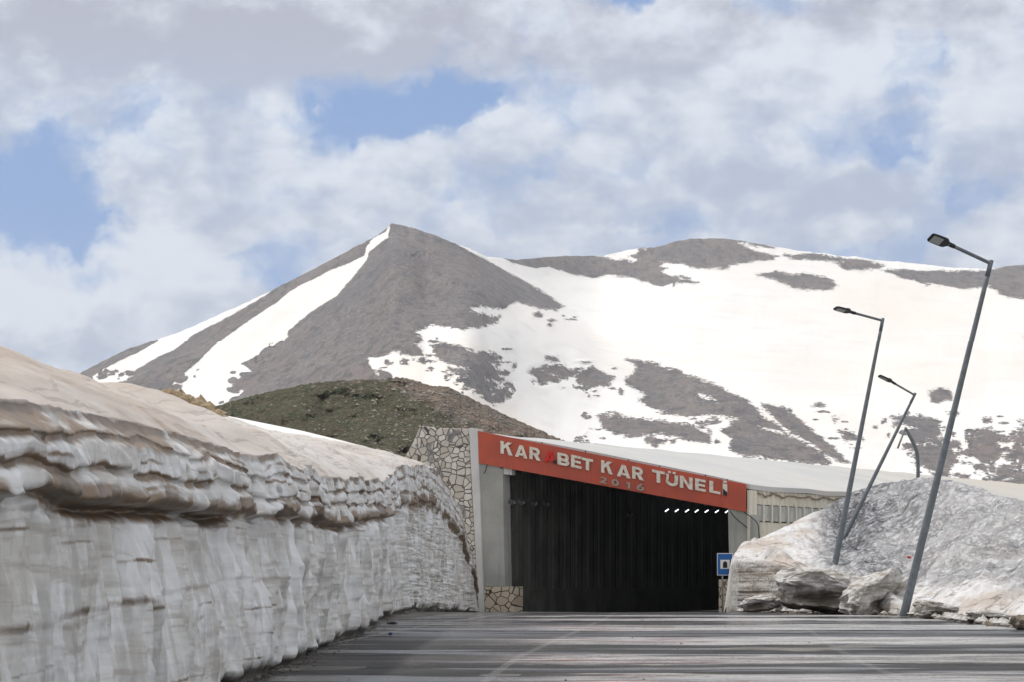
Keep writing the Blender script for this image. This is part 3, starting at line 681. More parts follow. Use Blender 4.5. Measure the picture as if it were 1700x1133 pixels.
def right_pile():
    xs = np.concatenate([np.linspace(1206, 1222, 26)[:-1], np.linspace(1222, 1720, 560), np.linspace(1722, 2400, 120)])
    zb = zg(interp(xs, PB))
    rows = []; fac = []
    nf = 110
    yl, Yl = pile_surface(xs, 0.0); zl = CZ + (HY - yl) / F * Yl
    Yb = interp(xs, PB); Xb = (xs - CX) / F * Yb; Xl = (xs - CX) / F * Yl
    T = np.linspace(0, 1, nf)[:-1]
    X, TT = np.meshgrid(xs, T)
    Zf = zb + (zl - zb) * TT - .05 * (1 - TT)
    steep = ss(1520, 1470, X)
    Yf_ = Yb[None] + (Yl - Yb)[None] * TT ** (1 + 3 * steep)
    Xw = (X - CX) / F * Yf_
    bul = fbm(Xw * .8, Zf * 1.6, seed=301, o=5) * .45 + fbm(Xw * .5, Zf * 9, seed=302, o=3) * .12
    f1, f2 = worley(Xw * .9, Zf * 1.2, seed=303); bul = bul + f1 * .25
    for (xc, w, h, a) in ((1250, 15, .2, 1.3), (1280, 9, .12, .6), (1425, 22, .25, .8), (1470, 18, .22, .8), (1350, 30, .15, .4)):
        bul = bul + a * np.exp(-((X - xc) / w) ** 2) * (1 - ss(h * .5, h * 1.1, TT + .06 * vn(X / 5, TT * 0, seed=5)))
    Yf_ = Yf_ + bul * steep * ss(0, .02, TT + .02) - .5 * steep * ss(.7, .95, TT) * (1 - ss(.95, 1, TT)) * .5
    rows.append(np.stack([(X - CX) / F * Yf_ * .6 + .4 * Xw, Yf_, Zf], -1))
    W = np.linspace(0, 1, 300); X2, W2 = np.meshgrid(xs, W)
    y2 = yl[None] + (interp(xs, PC) - yl)[None] * W2 ** interp(X2, PQ)
    Y2 = Yl[None] + (interp(xs, PYC) - Yl)[None] * W2
    P2 = np.stack([(X2 - CX) / F * Y2, Y2, CZ + (HY - y2) / F * Y2], -1)
    a2 = ss(0, .03, W2)
    f1, f2 = worley(P2[..., 0] * 2.6 + fbm(P2[..., 0], P2[..., 1], seed=5) * .5, P2[..., 1] * 1.1, seed=311)
    cup = ss(.12, .3, W2 + .0 * X2) * ss(1290, 1400, X2)
    zz = fbm(P2[..., 0] * .35, P2[..., 1] * .18, seed=312, o=5) * .62 * a2 * ss(1206, 1240, X2)
    zz += (f1 ** 2 - .35) * -.0 + (f1 - .45) * .16 * cup + fbm(P2[..., 0] * 2.2, P2[..., 1] * 1.2, seed=313, o=5) * .13 * a2
    w1, w2_ = worley(P2[..., 0] * 1.3, P2[..., 1] * .55, seed=320)
    zz += (.5 - w1) * .30 * a2 * ss(.02, .2, W2) * ss(1280, 1400, X2)
    # ploughed ridges running down towards the road at right
    rid = fbm(P2[..., 0] * .35 + P2[..., 1] * .12, P2[..., 1] * .7 + P2[..., 0] * .25, seed=314, o=4)
    zz += rid * .16 * ss(.35, .1, W2) * a2
    zz *= 1 - .75 * ss(.93, 1, W2)
    P2[..., 2] += zz
    rows.append(P2)
    nb = 20; B = []
    for k in range(1, nb + 1):
        a = k / nb; p = P2[-1].copy(); p[:, 1] += 9 * a; p[:, 2] = p[:, 2] * (1 - a ** 1.6) - .6 * a; p[:, 0] += .5 * a
        p[:, 1] = np.minimum(p[:, 1], 150); B.append(p)
    rows.append(np.stack(B))
    P = np.concatenate(rows)
    P[..., 1] = np.where(P[..., 0] < 0, P[..., 1], P[..., 1])
    cupm = np.concatenate([X * 0, cup * ss(.2, .4, W2 + .1 * fbm(X2 / 30, W2 * 5, seed=9)), np.repeat(cup[-1:], nb, 0)])
    face = np.concatenate([steep * np.ones_like(TT) * (1 - ss(.9, 1, TT)), W2 * 0, np.zeros((nb, len(xs)))])
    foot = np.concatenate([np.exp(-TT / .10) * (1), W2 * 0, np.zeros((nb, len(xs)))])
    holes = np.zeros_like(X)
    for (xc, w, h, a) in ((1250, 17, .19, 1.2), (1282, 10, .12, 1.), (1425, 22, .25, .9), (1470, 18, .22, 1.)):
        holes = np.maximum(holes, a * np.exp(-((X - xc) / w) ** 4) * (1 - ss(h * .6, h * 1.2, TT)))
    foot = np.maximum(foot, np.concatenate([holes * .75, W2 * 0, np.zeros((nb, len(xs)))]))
    dark = np.concatenate([X * 0, ss(1330, 1400, X2) * ss(.16, .34, W2) * (.6 + .4 * ss(1600, 1400, X2)) + np.exp(-((X2 - 1415) / 30) ** 2) * ss(.5, .95, W2) * .5, np.zeros((nb, len(xs)))])
    def mat(t, b):
        P_ = t.pos(); cup = t.attr('cup'); face = t.attr('face'); foot = t.attr('foot'); dark = t.attr('dark')
        n = t.noise(t.scl(P_, (1, .6, 1)), .55, 5, .62); n2 = t.noise(P_, 3.2, 6, .72); n3 = t.noise(P_, 12, 4, .75)
        base = t.mix(t.ramp(n2, .35, .65), (.76, .76, .77), (.60, .575, .55))
        dust = t.ramp(t.noise(t.scl(P_, (1, .5, 1.6)), .5, 5, .6), .46, .64, 0, .7)
        base = t.mix(t.math('MULTIPLY', dust, t.math('SUBTRACT', 1.0, t.math('MULTIPLY', dark, .85))), base, (.46, .375, .305))
        lam = t.noise(t.vm('ADD', t.scl(P_, (.3, .3, 3.2)), t.scl(t.noise(P_, .8, 3, color=True), (0, 0, 1.6))), 1.0, 5, .6)
        base = t.mix(t.math('MULTIPLY', face, .6), base, (.41, .395, .37))
        base = t.mix(t.math('MULTIPLY', t.ramp(lam, .50, .60, 0, .8), face), base, (.33, .28, .235))
        # black grit lying in the sun cups
        v = t.vor(t.vm('ADD', t.scl(P_, (2.4, 1.0, 2.0)), t.scl(t.noise(P_, 2, 3, color=True), (.9, .9, .9))), 1.0, 'DISTANCE_TO_EDGE')
        gr = t.ramp(t.math('ADD', v, t.math('MULTIPLY_ADD', n2, .5, -.25)), .02, .16, 1, 0)
        gr2 = t.ramp(t.math('ADD', n2, t.math('MULTIPLY_ADD', n3, .7, -.35)), .44, .58)
        g = t.math('MAXIMUM', t.math('MULTIPLY', gr, .75), gr2)
        amt = t.math('MULTIPLY', dark, t.ramp(n, .36, .55, .6, 1.0))
        base = t.mix(t.math('MULTIPLY', amt, .78), base, (.33, .34, .365))  # shaded grey of the dome painted into the snow colour
        base = t.mix(t.math('MULTIPLY', g, amt), base, (.05, .05, .055))
        base = t.mix(t.ramp(n3, .60, .74, 0, .6), base, (.22, .19, .165))
        rl = t.noise(t.vm('ADD', t.scl(P_, (.45, .75, 1.2)), (0, 0, 5)), .9, 4, .5)
        base = t.mix(t.math('MULTIPLY', t.ramp(t.math('ABSOLUTE', t.math('SUBTRACT', rl, .5)), 0, .016, .7, 0), t.math('SUBTRACT', 1.0, cup)), base, (.17, .15, .13))
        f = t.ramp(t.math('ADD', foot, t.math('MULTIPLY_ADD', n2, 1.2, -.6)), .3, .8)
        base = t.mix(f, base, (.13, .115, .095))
        link(t, b, 'Base Color', base)
        link(t, b, 'Normal', t.bump(t.math('ADD', t.math('MULTIPLY', n2, 1.5), t.math('ADD', t.math('MULTIPLY', n3, .5), t.math('MULTIPLY', v, .8))), .8, .10))
    M = material('dirty_snow', rough=.7, build=mat, spec=.25)
    o = grid_obj('snow_pile', P, M, {'cup': cupm, 'face': face, 'foot': foot, 'dark': dark})
    tag(o, 'big mound of ploughed dirty snow on the right with black grit in its hollows', 'snow pile')
    return M
M_dirty = right_pile()
# ================================================================== slabs broken off the pile
def snow_block(name, c, size, rz, tilt, seed, label):
    n = 46; V = {}; verts = []; faces = []
    def vert(p):
        k = tuple(round(a, 4) for a in p)
        if k not in V: V[k] = len(verts); verts.append(k)
        return V[k]
    lin = np.linspace(-1, 1, n)
    for ax in range(3):
        for sg in (-1, 1):
            o1, o2 = [a for a in range(3) if a != ax]
            for i in range(n - 1):
                for j in range(n - 1):
                    q = []
                    for (a, b_) in ((i, j), (i + 1, j), (i + 1, j + 1), (i, j + 1)):
                        p = [0, 0, 0]; p[ax] = sg; p[o1] = lin[a]; p[o2] = lin[b_]; q.append(vert(p))
                    if (sg > 0) == (ax == 1): q = q[::-1]
                    faces.append(q)
    A = np.array(verts); r = np.linalg.norm(A, axis=1, keepdims=True)
    B = A * (1 - .30 * ss(1.15, 1.75, r))
    B = B * np.array(size) / 2
    B += np.stack([fbm(A[:, 0] * 1.4, A[:, 1] * 1.4, A[:, 2] * 2 + k * 9, o=5, seed=seed + k) for k in range(3)], 1) * np.array(size) * .16
    lay = fbm(A[:, 0] * .3, A[:, 1] * .3, A[:, 2] * 5, seed=seed + 7, o=3)
    B[:, 1] += np.where(A[:, 1] < 0, -1, 1) * lay * .07
    scoop = np.exp(-((A[:, 0] - .0) / .75) ** 2 - ((A[:, 2] + .35) / .5) ** 2) * (A[:, 1] < -.3)
    B[:, 1] += scoop * size[1] * .34
    ca, sa = math.cos(tilt), math.sin(tilt); x, z = B[:, 0].copy(), B[:, 2].copy()
    B[:, 0] = x * ca + z * sa; B[:, 2] = -x * sa + z * ca
    ca, sa = math.cos(rz), math.sin(rz); x, y = B[:, 0].copy(), B[:, 1].copy()
    B[:, 0] = x * ca - y * sa; B[:, 1] = x * sa + y * ca
    o = mesh_obj(name, B, faces, M_block, smooth=True); o.location = c
    f = scoop * .9 + np.exp(-(A[:, 2] + 1) / .25) * .8
    at = o.data.attributes.new('foot', 'FLOAT', 'POINT'); at.data.foreach_set('value', f.astype(np.float32))
    tag(o, label, 'snow block', 'slabs of dirty snow at the foot of the pile'); return o
def block_mat(t, b):
    P_ = t.pos(); foot = t.attr('foot'); n2 = t.noise(P_, 3.2, 6, .72); n3 = t.noise(P_, 12, 4, .75)
    N = t.n.new('ShaderNodeNewGeometry').outputs['Normal']
    base = t.mix(t.ramp(n2, .35, .65), (.62, .61, .595), (.43, .405, .375))
    lam = t.noise(t.vm('ADD', t.scl(P_, (.35, .35, 6)), t.scl(P_, (1.2, 0, 0))), 1.3, 5, .62)
    base = t.mix(t.ramp(lam, .47, .62, 0, .85), base, (.25, .215, .18))
    f = t.ramp(t.math('ADD', foot, t.math('MULTIPLY_ADD', n2, 1.2, -.6)), .25, .9)
    base = t.mix(f, base, (.17, .145, .115)); base = t.mix(t.ramp(n3, .58, .72, 0, .7), base, (.14, .12, .10))
    link(t, b, 'Base Color', base); link(t, b, 'Normal', t.bump(t.math('ADD', n2, t.math('MULTIPLY', n3, .5)), .8, .08))
M_block = material('layered_dirty_snow', rough=.8, build=block_mat, spec=.2)
snow_block('snow_block', px(1362, 981, 71.8), (2.35, 1.9, 1.15), R(-12), R(3), 400, 'low layered snow slab with a scooped brown front at the foot of the pile')
snow_block('snow_block', px(1452, 992, 70.0), (1.75, 1.5, 1.15), R(18), R(-28), 420, 'tilted lump of grubby snow beside the foot of the nearest lamp post')

# ================================================================== TUNNEL
PL = Vector((-1.95, 112.1, 0)); PR = Vector((10.6, 109, 0))          # portal plane, left to right
AX = Vector((.545, .839, 0)).normalized()                            # gallery axis
ev = (PR - PL).normalized(); pn = Vector((ev.y, -ev.x, 0))           # pn points out of the portal (towards the road)
if pn.y > 0: pn = -pn
def onp(x, y, off=0.0):
    """point of the portal plane (moved out by off) seen at photo pixel x, y"""
    d = Vector(((x - CX) / F, 1, (HY - y) / F)); o = Vector((0, 0, CZ))
    t = ((PL + pn * off - o).dot(pn)) / d.dot(pn)
    return o + d * t
def solid(name, pts, depth, mat, parent=None, d=None):
    """polygon (3-D points) extruded backwards along d"""
    d = (d or AX) * depth; n = len(pts)
    V = [tuple(p) for p in pts] + [tuple(p + d) for p in pts]
    Fc = [tuple(range(n)), tuple(range(2 * n - 1, n - 1, -1))] + [(i, i + n, (i + 1) % n + n, (i + 1) % n) for i in range(n)]
    o = mesh_obj(name, V, Fc, mat, parent)
    return o
def bevel(o, w=.02):
    m = o.modifiers.new('bevel', 'BEVEL'); m.width = w; m.segments = 2; m.limit_method = 'ANGLE'; return o
def concrete(c1, c2):
    def f(t, b):
        P = t.pos(); n = t.noise(P, .7, 5, .6); n2 = t.noise(P, 14, 4, .7); st = t.noise(t.scl(P, (3, 3, .25)), 1.2, 4, .6)
        c = t.mix(t.ramp(n, .35, .65), c1, c2); c = t.mix(t.ramp(st, .52, .7, 0, .35), c, tuple(v * .6 for v in c1))
        link(t, b, 'Base Color', c); link(t, b, 'Normal', t.bump(n2, .4, .01))
    return f
M_conc = material('concrete', rough=.9, build=concrete((.27, .275, .25), (.34, .34, .315)))
M_concl = material('pale_concrete', rough=.9, build=concrete((.47, .475, .465), (.56, .56, .545)))
def stone_mat(t, b):
    P = t.pos(); q = t.comb(t.vm('DOT_PRODUCT', P, tuple(ev), out=1), t.sep(P)[2])
    q = t.vm('ADD', q, t.scl(t.noise(q, 2.2, 2, color=True), (.12, .12, 0)))
    e = t.vor(q, 3.0, 'DISTANCE_TO_EDGE', rnd=.92); cc = t.vor(q, 3.0, 'F1', 'Color', rnd=.92)
    k = t.sep(cc)[0]
    st = t.mix(k, (.42, .385, .33), (.66, .63, .58)); st = t.mix(t.ramp(t.noise(P, 7, 5, .7), .45, .7, 0, .5), st, (.42, .37, .30))
    j = t.ramp(e, .018, .038)
    patch = t.math('MULTIPLY', t.ramp(t.noise(P, .75, 3, .5), .60, .64), 1.0)
    c = t.mix(j, (.10, .09, .08), st); c = t.mix(patch, c, (.24, .235, .225))
    link(t, b, 'Base Color', c); link(t, b, 'Normal', t.bump(t.ramp(e, 0, .07), 1.0, .05))
M_stone = material('crazy_paving_stone', rough=.9, build=stone_mat)
M_stone2 = material('tan_paving_stone', rough=.9, build=lambda t, b: stone2(t, b))if False else None
def stone_low(t, b):
    P = t.pos(); q = t.comb(t.vm('DOT_PRODUCT', P, tuple(ev), out=1), t.sep(P)[2])
    e = t.vor(q, 2.6, 'DISTANCE_TO_EDGE', rnd=.9); k = t.sep(t.vor(q, 2.6, 'F1', 'Color', rnd=.9))[0]
    st = t.mix(k, (.40, .33, .25), (.53, .46, .36)); c = t.mix(t.ramp(e, .022, .04), (.06, .05, .042), st)
    link(t, b, 'Base Color', c); link(t, b, 'Normal', t.bump(t.ramp(e, 0, .06), 1.0, .04))
M_stonelow = material('tan_paving_stone', rough=.9, build=stone_low)
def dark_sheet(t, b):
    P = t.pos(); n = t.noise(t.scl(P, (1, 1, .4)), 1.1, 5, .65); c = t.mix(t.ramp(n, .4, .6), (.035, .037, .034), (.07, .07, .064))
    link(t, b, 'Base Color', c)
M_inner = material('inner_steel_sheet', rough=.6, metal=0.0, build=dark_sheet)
def roof_mat(t, b):
    P = t.pos(); n = t.noise(P, .12, 5, .6); a = t.vm('DOT_PRODUCT', P, tuple(AX), out=1); c_ = t.vm('DOT_PRODUCT', P, tuple(ev), out=1)
    st = t.noise(t.comb(t.math('MULTIPLY', a, .35), t.math('MULTIPLY', c_, .05)), 1.0, 5, .7)
    c = t.mix(t.ramp(n, .38, .62), (.46, .465, .46), (.53, .515, .48)); c = t.mix(t.ramp(st, .5, .72, 0, .35), c, (.36, .35, .33))
    far = t.ramp(a, 118, 150); c = t.mix(t.math('MULTIPLY', far, .6), c, (.50, .44, .36))
    link(t, b, 'Base Color', c); link(t, b, 'Normal', t.bump(t.math('FRACT', t.math('MULTIPLY', a, 1.0)), .3, .02))
M_roof = material('roof_sheet', rough=.55, build=roof_mat, spec=.25)
def cream_mat(t, b):
    P = t.pos(); z = t.sep(P)[2]; n = t.noise(t.scl(P, (2, 2, .3)), 1.0, 5, .65); n2 = t.noise(P, 2.5, 4, .6)
    c = t.mix(t.ramp(n, .4, .65), (.62, .595, .51), (.54, .50, .41)); c = t.mix(t.ramp(n2, .6, .75, 0, .5), c, (.30, .24, .17))
    link(t, b, 'Base Color', c)
M_cream = material('cream_sheet', rough=.6, build=cream_mat)
M_rust = material('rusty_gutter', (.20, .15, .10), .9)
def win_mat(t, b):
    P = t.pos(); n = t.noise(t.scl(P, (3, 3, 1)), 1.0, 4, .6)
    link(t, b, 'Base Color', t.mix(t.ramp(n, .4, .62), (.27, .275, .26), (.42, .42, .39)))
M_win = material('dirty_polycarbonate', rough=.25, build=win_mat, spec=.5)
zb = -.12
tun = empty('tunnel', (PL + PR) / 2); tag(tun, 'long snow gallery tunnel with a slanting pale roof, open dark mouth and grey concrete portal', 'tunnel')
def par(o):
    if o.parent is None: pass
    o.parent = tun; o.matrix_parent_inverse = tun.matrix_world.inverted() if False else o.matrix_parent_inverse
    o.location = -Vector(tun.location); return o
def S(name, pts, depth, mat, d=None, bv=.02):
    o = par(solid(name, pts, depth, mat, d=d))
    if bv: bevel(o, bv)
    return o
gz = lambda p: Vector((p.x, p.y, zb))
# left frame strip (pale, narrow) and left pillar (grey)
S('portal_edge', [onp(778, 712, .12), onp(793, 713, .12), onp(803, 1022, .12), onp(795, 1022, .12)], .45, M_concl)
S('pillar', [onp(796, 762, .03), onp(834.5, 770, .03), onp(838, 975.5, .03), onp(803, 975.5, .03)], .62, M_conc)
S('stone_plinth', [onp(803.5, 976, .05), onp(853, 975, .05), onp(853, 1024, .05), onp(803.5, 1024, .05)], .8, M_stonelow)
# pillar's inner return, going into the mouth
S('pillar', [onp(1208, 838, .03), onp(1238, 845, .03), onp(1250, 862, .03), onp(1252, 962, .03), onp(1211, 962, .03)], .7, M_conc)
S('stone_plinth', [onp(1193, 963, .05), onp(1252, 963, .05), onp(1252, 1026, .05), onp(1193, 1026, .05)], .75, M_stonelow)
# lintel behind the sign board
S('lintel', [onp(796, 722, -.02), onp(1236, 808, -.02), onp(1236, 847, -.02), onp(796, 768, -.02)], .35, M_conc)
S('soffit_plate', [onp(828, 776, -.02), onp(850, 780, -.02), onp(850, 790, -.02), onp(828, 788, -.02)], .3, M_concl)
# key corner points of the gallery
hiL = onp(797, 717); loR = onp(1239, 806)
LEN = 110
inL = onp(838, 1000); inR = onp(1222, 1000)
def corr(p0, p1, z0, z1, pitch, dep, normal):
    """trapezoid corrugation running up the wall, between plan points p0 and p1; z0, z1 = (start, end) heights"""
    L = (p1 - p0).length; u = (p1 - p0) / L; pts = []; n = int(L / pitch)
    for i in range(n):
        for f, o in ((0, 0), (.38, 0), (.5, dep), (.88, dep)): pts.append((i + f) / n * L), pts.append(o)
    sd_ = pts[0::2]; od = pts[1::2]; V = []; Fc = []
    for s_, o_ in zip(sd_, od):
        p = p0 + u * s_ + normal * o_; a = s_ / L
        V += [(p.x, p.y, z0[0] + (z0[1] - z0[0]) * a), (p.x, p.y, z1[0] + (z1[1] - z1[0]) * a)]
    for i in range(len(sd_) - 1): Fc.append((2 * i, 2 * i + 2, 2 * i + 3, 2 * i + 1))
    return V, Fc
nin = Vector((AX.y, -AX.x, 0))                   # across the gallery, to the right
p0 = Vector((inL.x, inL.y, 0)) + AX * .55; p1 = p0 + AX * LEN
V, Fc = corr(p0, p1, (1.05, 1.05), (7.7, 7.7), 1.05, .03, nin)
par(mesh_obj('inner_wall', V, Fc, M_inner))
def slab_between(p0, p1, z0, z1, th, nrm):
    a, b_ = p0, p1
    return [Vector((a.x, a.y, z0)), Vector((b_.x, b_.y, z0)), Vector((b_.x, b_.y, z1)), Vector((a.x, a.y, z1))], nrm * th
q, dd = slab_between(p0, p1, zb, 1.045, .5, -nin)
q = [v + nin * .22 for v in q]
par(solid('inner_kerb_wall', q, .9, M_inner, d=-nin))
# outer skin behind the inner wall keeps daylight out
q, dd = slab_between(p0 - AX * .1, p1, zb, 7.85, .3, -nin); q = [v - nin * .45 for v in q]
par(solid('outer_back_wall', q, .3, M_conc, d=-nin))
# right wall
r0 = Vector((loR.x, loR.y, 0)) + AX * .35; r1 = r0 + AX * LEN
ze = loR.z
V, Fc = corr(r0 + nin * .05, r1 + nin * .05, (ze - 1.72, ze - 1.72), (ze - .05, ze - .05), .62, .10, nin)
# roof slab
hi0 = hiL + AX * .12 - nin * .55; lo0 = loR + AX * .12 + nin * .15
hi0.z = hiL.z - .02; lo0.z = loR.z - .01
nseg = 56; V2 = []; F2 = []
for i in range(nseg + 1):
    a = i / nseg * LEN
    for k in range(9):
        f = k / 8; p = hi0.lerp(lo0, f) + AX * a; p.z += .18 * math.sin(math.pi * f) + .03 * math.sin(i * 2.3 + k) - (.0 if i else 0)
        V2.append(tuple(p))
N1 = len(V2)
for i in range(nseg):
    for k in range(8):
        a = i * 9 + k; F2.append((a, a + 1, a + 10, a + 9))
V2 += [(v[0], v[1], v[2] - .22) for v in V2]
for i in range(nseg):
    for k in range(8):
        a = N1 + i * 9 + k; F2.append((a, a + 9, a + 10, a + 1))
    F2 += [(i * 9, (i + 1) * 9, N1 + (i + 1) * 9, N1 + i * 9), (i * 9 + 8, N1 + i * 9 + 8, N1 + (i + 1) * 9 + 8, (i + 1) * 9 + 8)]
for k in range(8): F2 += [(k, N1 + k, N1 + k + 1, k + 1), (nseg * 9 + k, nseg * 9 + k + 1, N1 + nseg * 9 + k + 1, N1 + nseg * 9 + k)]
par(mesh_obj('roof', V2, F2, M_roof))
# outer right wall built in bays: fascia, window band, lower sheet
def bay_strip(name, z0, z1, off, mat, pitch, dep, length=LEN):
    V, Fc = corr(r0 + nin * off, r0 + AX * length + nin * off, (z0, z0), (z1, z1), pitch, dep, nin); return par(mesh_obj(name, V, Fc, mat))
bay_strip('fascia_sheet', ze - .86, ze - .23, .04, M_cream, .46, .05)
bay_strip('outer_wall', zb, ze - 1.66, .04, M_cream, 2.3, .03)
# ragged gutter line
V = []; Fc = []; rnd = random.Random(4)
for i in range(240):
    p = r0 + AX * (i * .25) + nin * .13; z = ze - .36 + .09 * math.sin(i * .9) * rnd.random() - .03 * rnd.random()
    V += [(p.x, p.y, z), (p.x, p.y, z - .05 - .05 * rnd.random())]
for i in range(239): Fc.append((2 * i, 2 * i + 2, 2 * i + 3, 2 * i + 1))
g_ = par(mesh_obj('gutter', V, Fc, M_rust)); sm = g_.modifiers.new('th', 'SOLIDIFY'); sm.thickness = .03
# back lining of right wall to keep it light tight
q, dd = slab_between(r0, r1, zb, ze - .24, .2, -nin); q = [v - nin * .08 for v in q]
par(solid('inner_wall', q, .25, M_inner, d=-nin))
# windows with posts between
for i in range(40):
    a0 = .35 + i * .83; A = r0 + AX * a0 + nin * .06; B = r0 + AX * (a0 + .70) + nin * .06
    w = solid('window', [Vector((A.x, A.y, ze - 1.60)), Vector((B.x, B.y, ze - 1.60)), Vector((B.x, B.y, ze - .90)), Vector((A.x, A.y, ze - .90))], .03, M_win, d=nin); par(w)
    A2 = B + nin * .0; B2 = r0 + AX * (a0 + .83) + nin * .06
    par(solid('window_post', [Vector((A2.x, A2.y, ze - 1.655)), Vector((B2.x, B2.y, ze - 1.655)), Vector((B2.x, B2.y, ze - .865)), Vector((A2.x, A2.y, ze - .865))], .09, M_cream, d=nin))
A = r0 + nin * .08 + AX * -.42; B = r0 + AX * .34 + nin * .08
par(solid('corner_post', [Vector((A.x, A.y, zb)), Vector((B.x, B.y, zb)), Vector((B.x, B.y, ze - .24)), Vector((A.x, A.y, ze - .24))], .1, M_cream, d=nin))
# unseen blocker added across the far end to keep the inside dark
e0 = p1 - nin * 1; e1 = r1 + nin * .3
q = [Vector((e0.x, e0.y, zb)), Vector((e1.x, e1.y, zb)), Vector((e1.x, e1.y, ze - .3)), Vector((e0.x, e0.y, 8.0))]
par(solid('end_light_block', q, .3, M_conc))
# ------------------------------------------------------------------ stone wing wall left of the portal
wing = [onp(697, 708, .0), onp(720, 711, .0), onp(777.5, 713, .0), onp(795, 1024, .0), onp(640, 1024, .0), onp(655, 800, 0), onp(672, 760, .0), onp(686, 735, 0)]
o = solid('stone_wall', wing, .5, M_stone); bevel(o, .03)
tag(o, 'cream crazy paving wing wall left of the tunnel mouth, half buried by the snow wall', 'stone wall')
# ------------------------------------------------------------------ red sign board with raised letters
def red_mat(t, b):
    P = t.pos(); n = t.noise(P, .8, 5, .6); n2 = t.noise(t.scl(P, (1, 1, .3)), 4, 4, .6)
    c = t.mix(t.ramp(n, .38, .64), (.46, .085, .045), (.385, .078, .048)); c = t.mix(t.ramp(n2, .55, .75, 0, .4), c, (.22, .06, .045))
    sm_ = t.math('ABSOLUTE', t.math('SUBTRACT', t.math('FRACT', t.math('MULTIPLY', t.vm('DOT_PRODUCT', P, tuple(ev), out=1), .5)), .5))
    c = t.mix(t.ramp(sm_, .003, .006, .45, 0), c, (.12, .03, .02))
    link(t, b, 'Base Color', c)
M_red = material('red_board', rough=.6, build=red_mat)
M_redl = material('bright_red_letter', (.55, .018, .012), .5)
def let_mat(t, b):
    n = t.noise(t.pos(), 6, 4, .65); link(t, b, 'Base Color', t.mix(t.ramp(n, .4, .7), (.70, .66, .57), (.52, .46, .38)))
M_let = material('cream_letter', rough=.6, build=let_mat)
M_let2 = material('weathered_grey_digit', (.33, .275, .225), .6)
M_black = material('black_plastic', (.015, .015, .016), .5)
tl = onp(793.5, 716.5, .14); tr = onp(1238.5, 805, .14); br_ = onp(1238.5, 851, .14); bl = onp(795, 770, .14)
sign = empty('sign_board', tuple((tl + tr + br_ + bl) / 4)); tag(sign, 'long slanting red board with raised cream letters over the tunnel mouth', 'sign')
def cs(o): o.parent = sign; o.location = -Vector(sign.location); return o
cs(bevel(solid('board', [bl, br_, tr, tl], .13, M_red, d=-pn), .01))
def strip(pts, w, closed=False):
    """mitred ribbon around a polyline -> list of quads (2-D)"""
    n = len(pts); L = []; Rr = []
    for i in range(n):
        a = pts[(i - 1) % n] if (i > 0 or closed) else None; c = pts[(i + 1) % n] if (i < n - 1 or closed) else None; p = pts[i]
        ds = []
        if a is not None: ds.append(Vector((p[0] - a[0], p[1] - a[1])).normalized())
        if c is not None: ds.append(Vector((c[0] - p[0], c[1] - p[1])).normalized())
        m = sum(ds, Vector((0, 0))); m = m.normalized() if m.length > 1e-6 else ds[0]
        nn = Vector((-m.y, m.x)); k = w / 2 / max(.35, nn.dot(Vector((-ds[0].y, ds[0].x))))
        L.append((p[0] + nn.x * k, p[1] + nn.y * k)); Rr.append((p[0] - nn.x * k, p[1] - nn.y * k))
    q = []
    for i in range(n if closed else n - 1):
        j = (i + 1) % n; q.append([L[i], Rr[i], Rr[j], L[j]])
    return q
def arc(cx, cy, rx, ry, a0, a1, n=10):
    return [(cx + rx * math.cos(R(a0 + (a1 - a0) * i / n)), cy + ry * math.sin(R(a0 + (a1 - a0) * i / n))) for i in range(n + 1)]
T_ = .23; h = T_ / 2
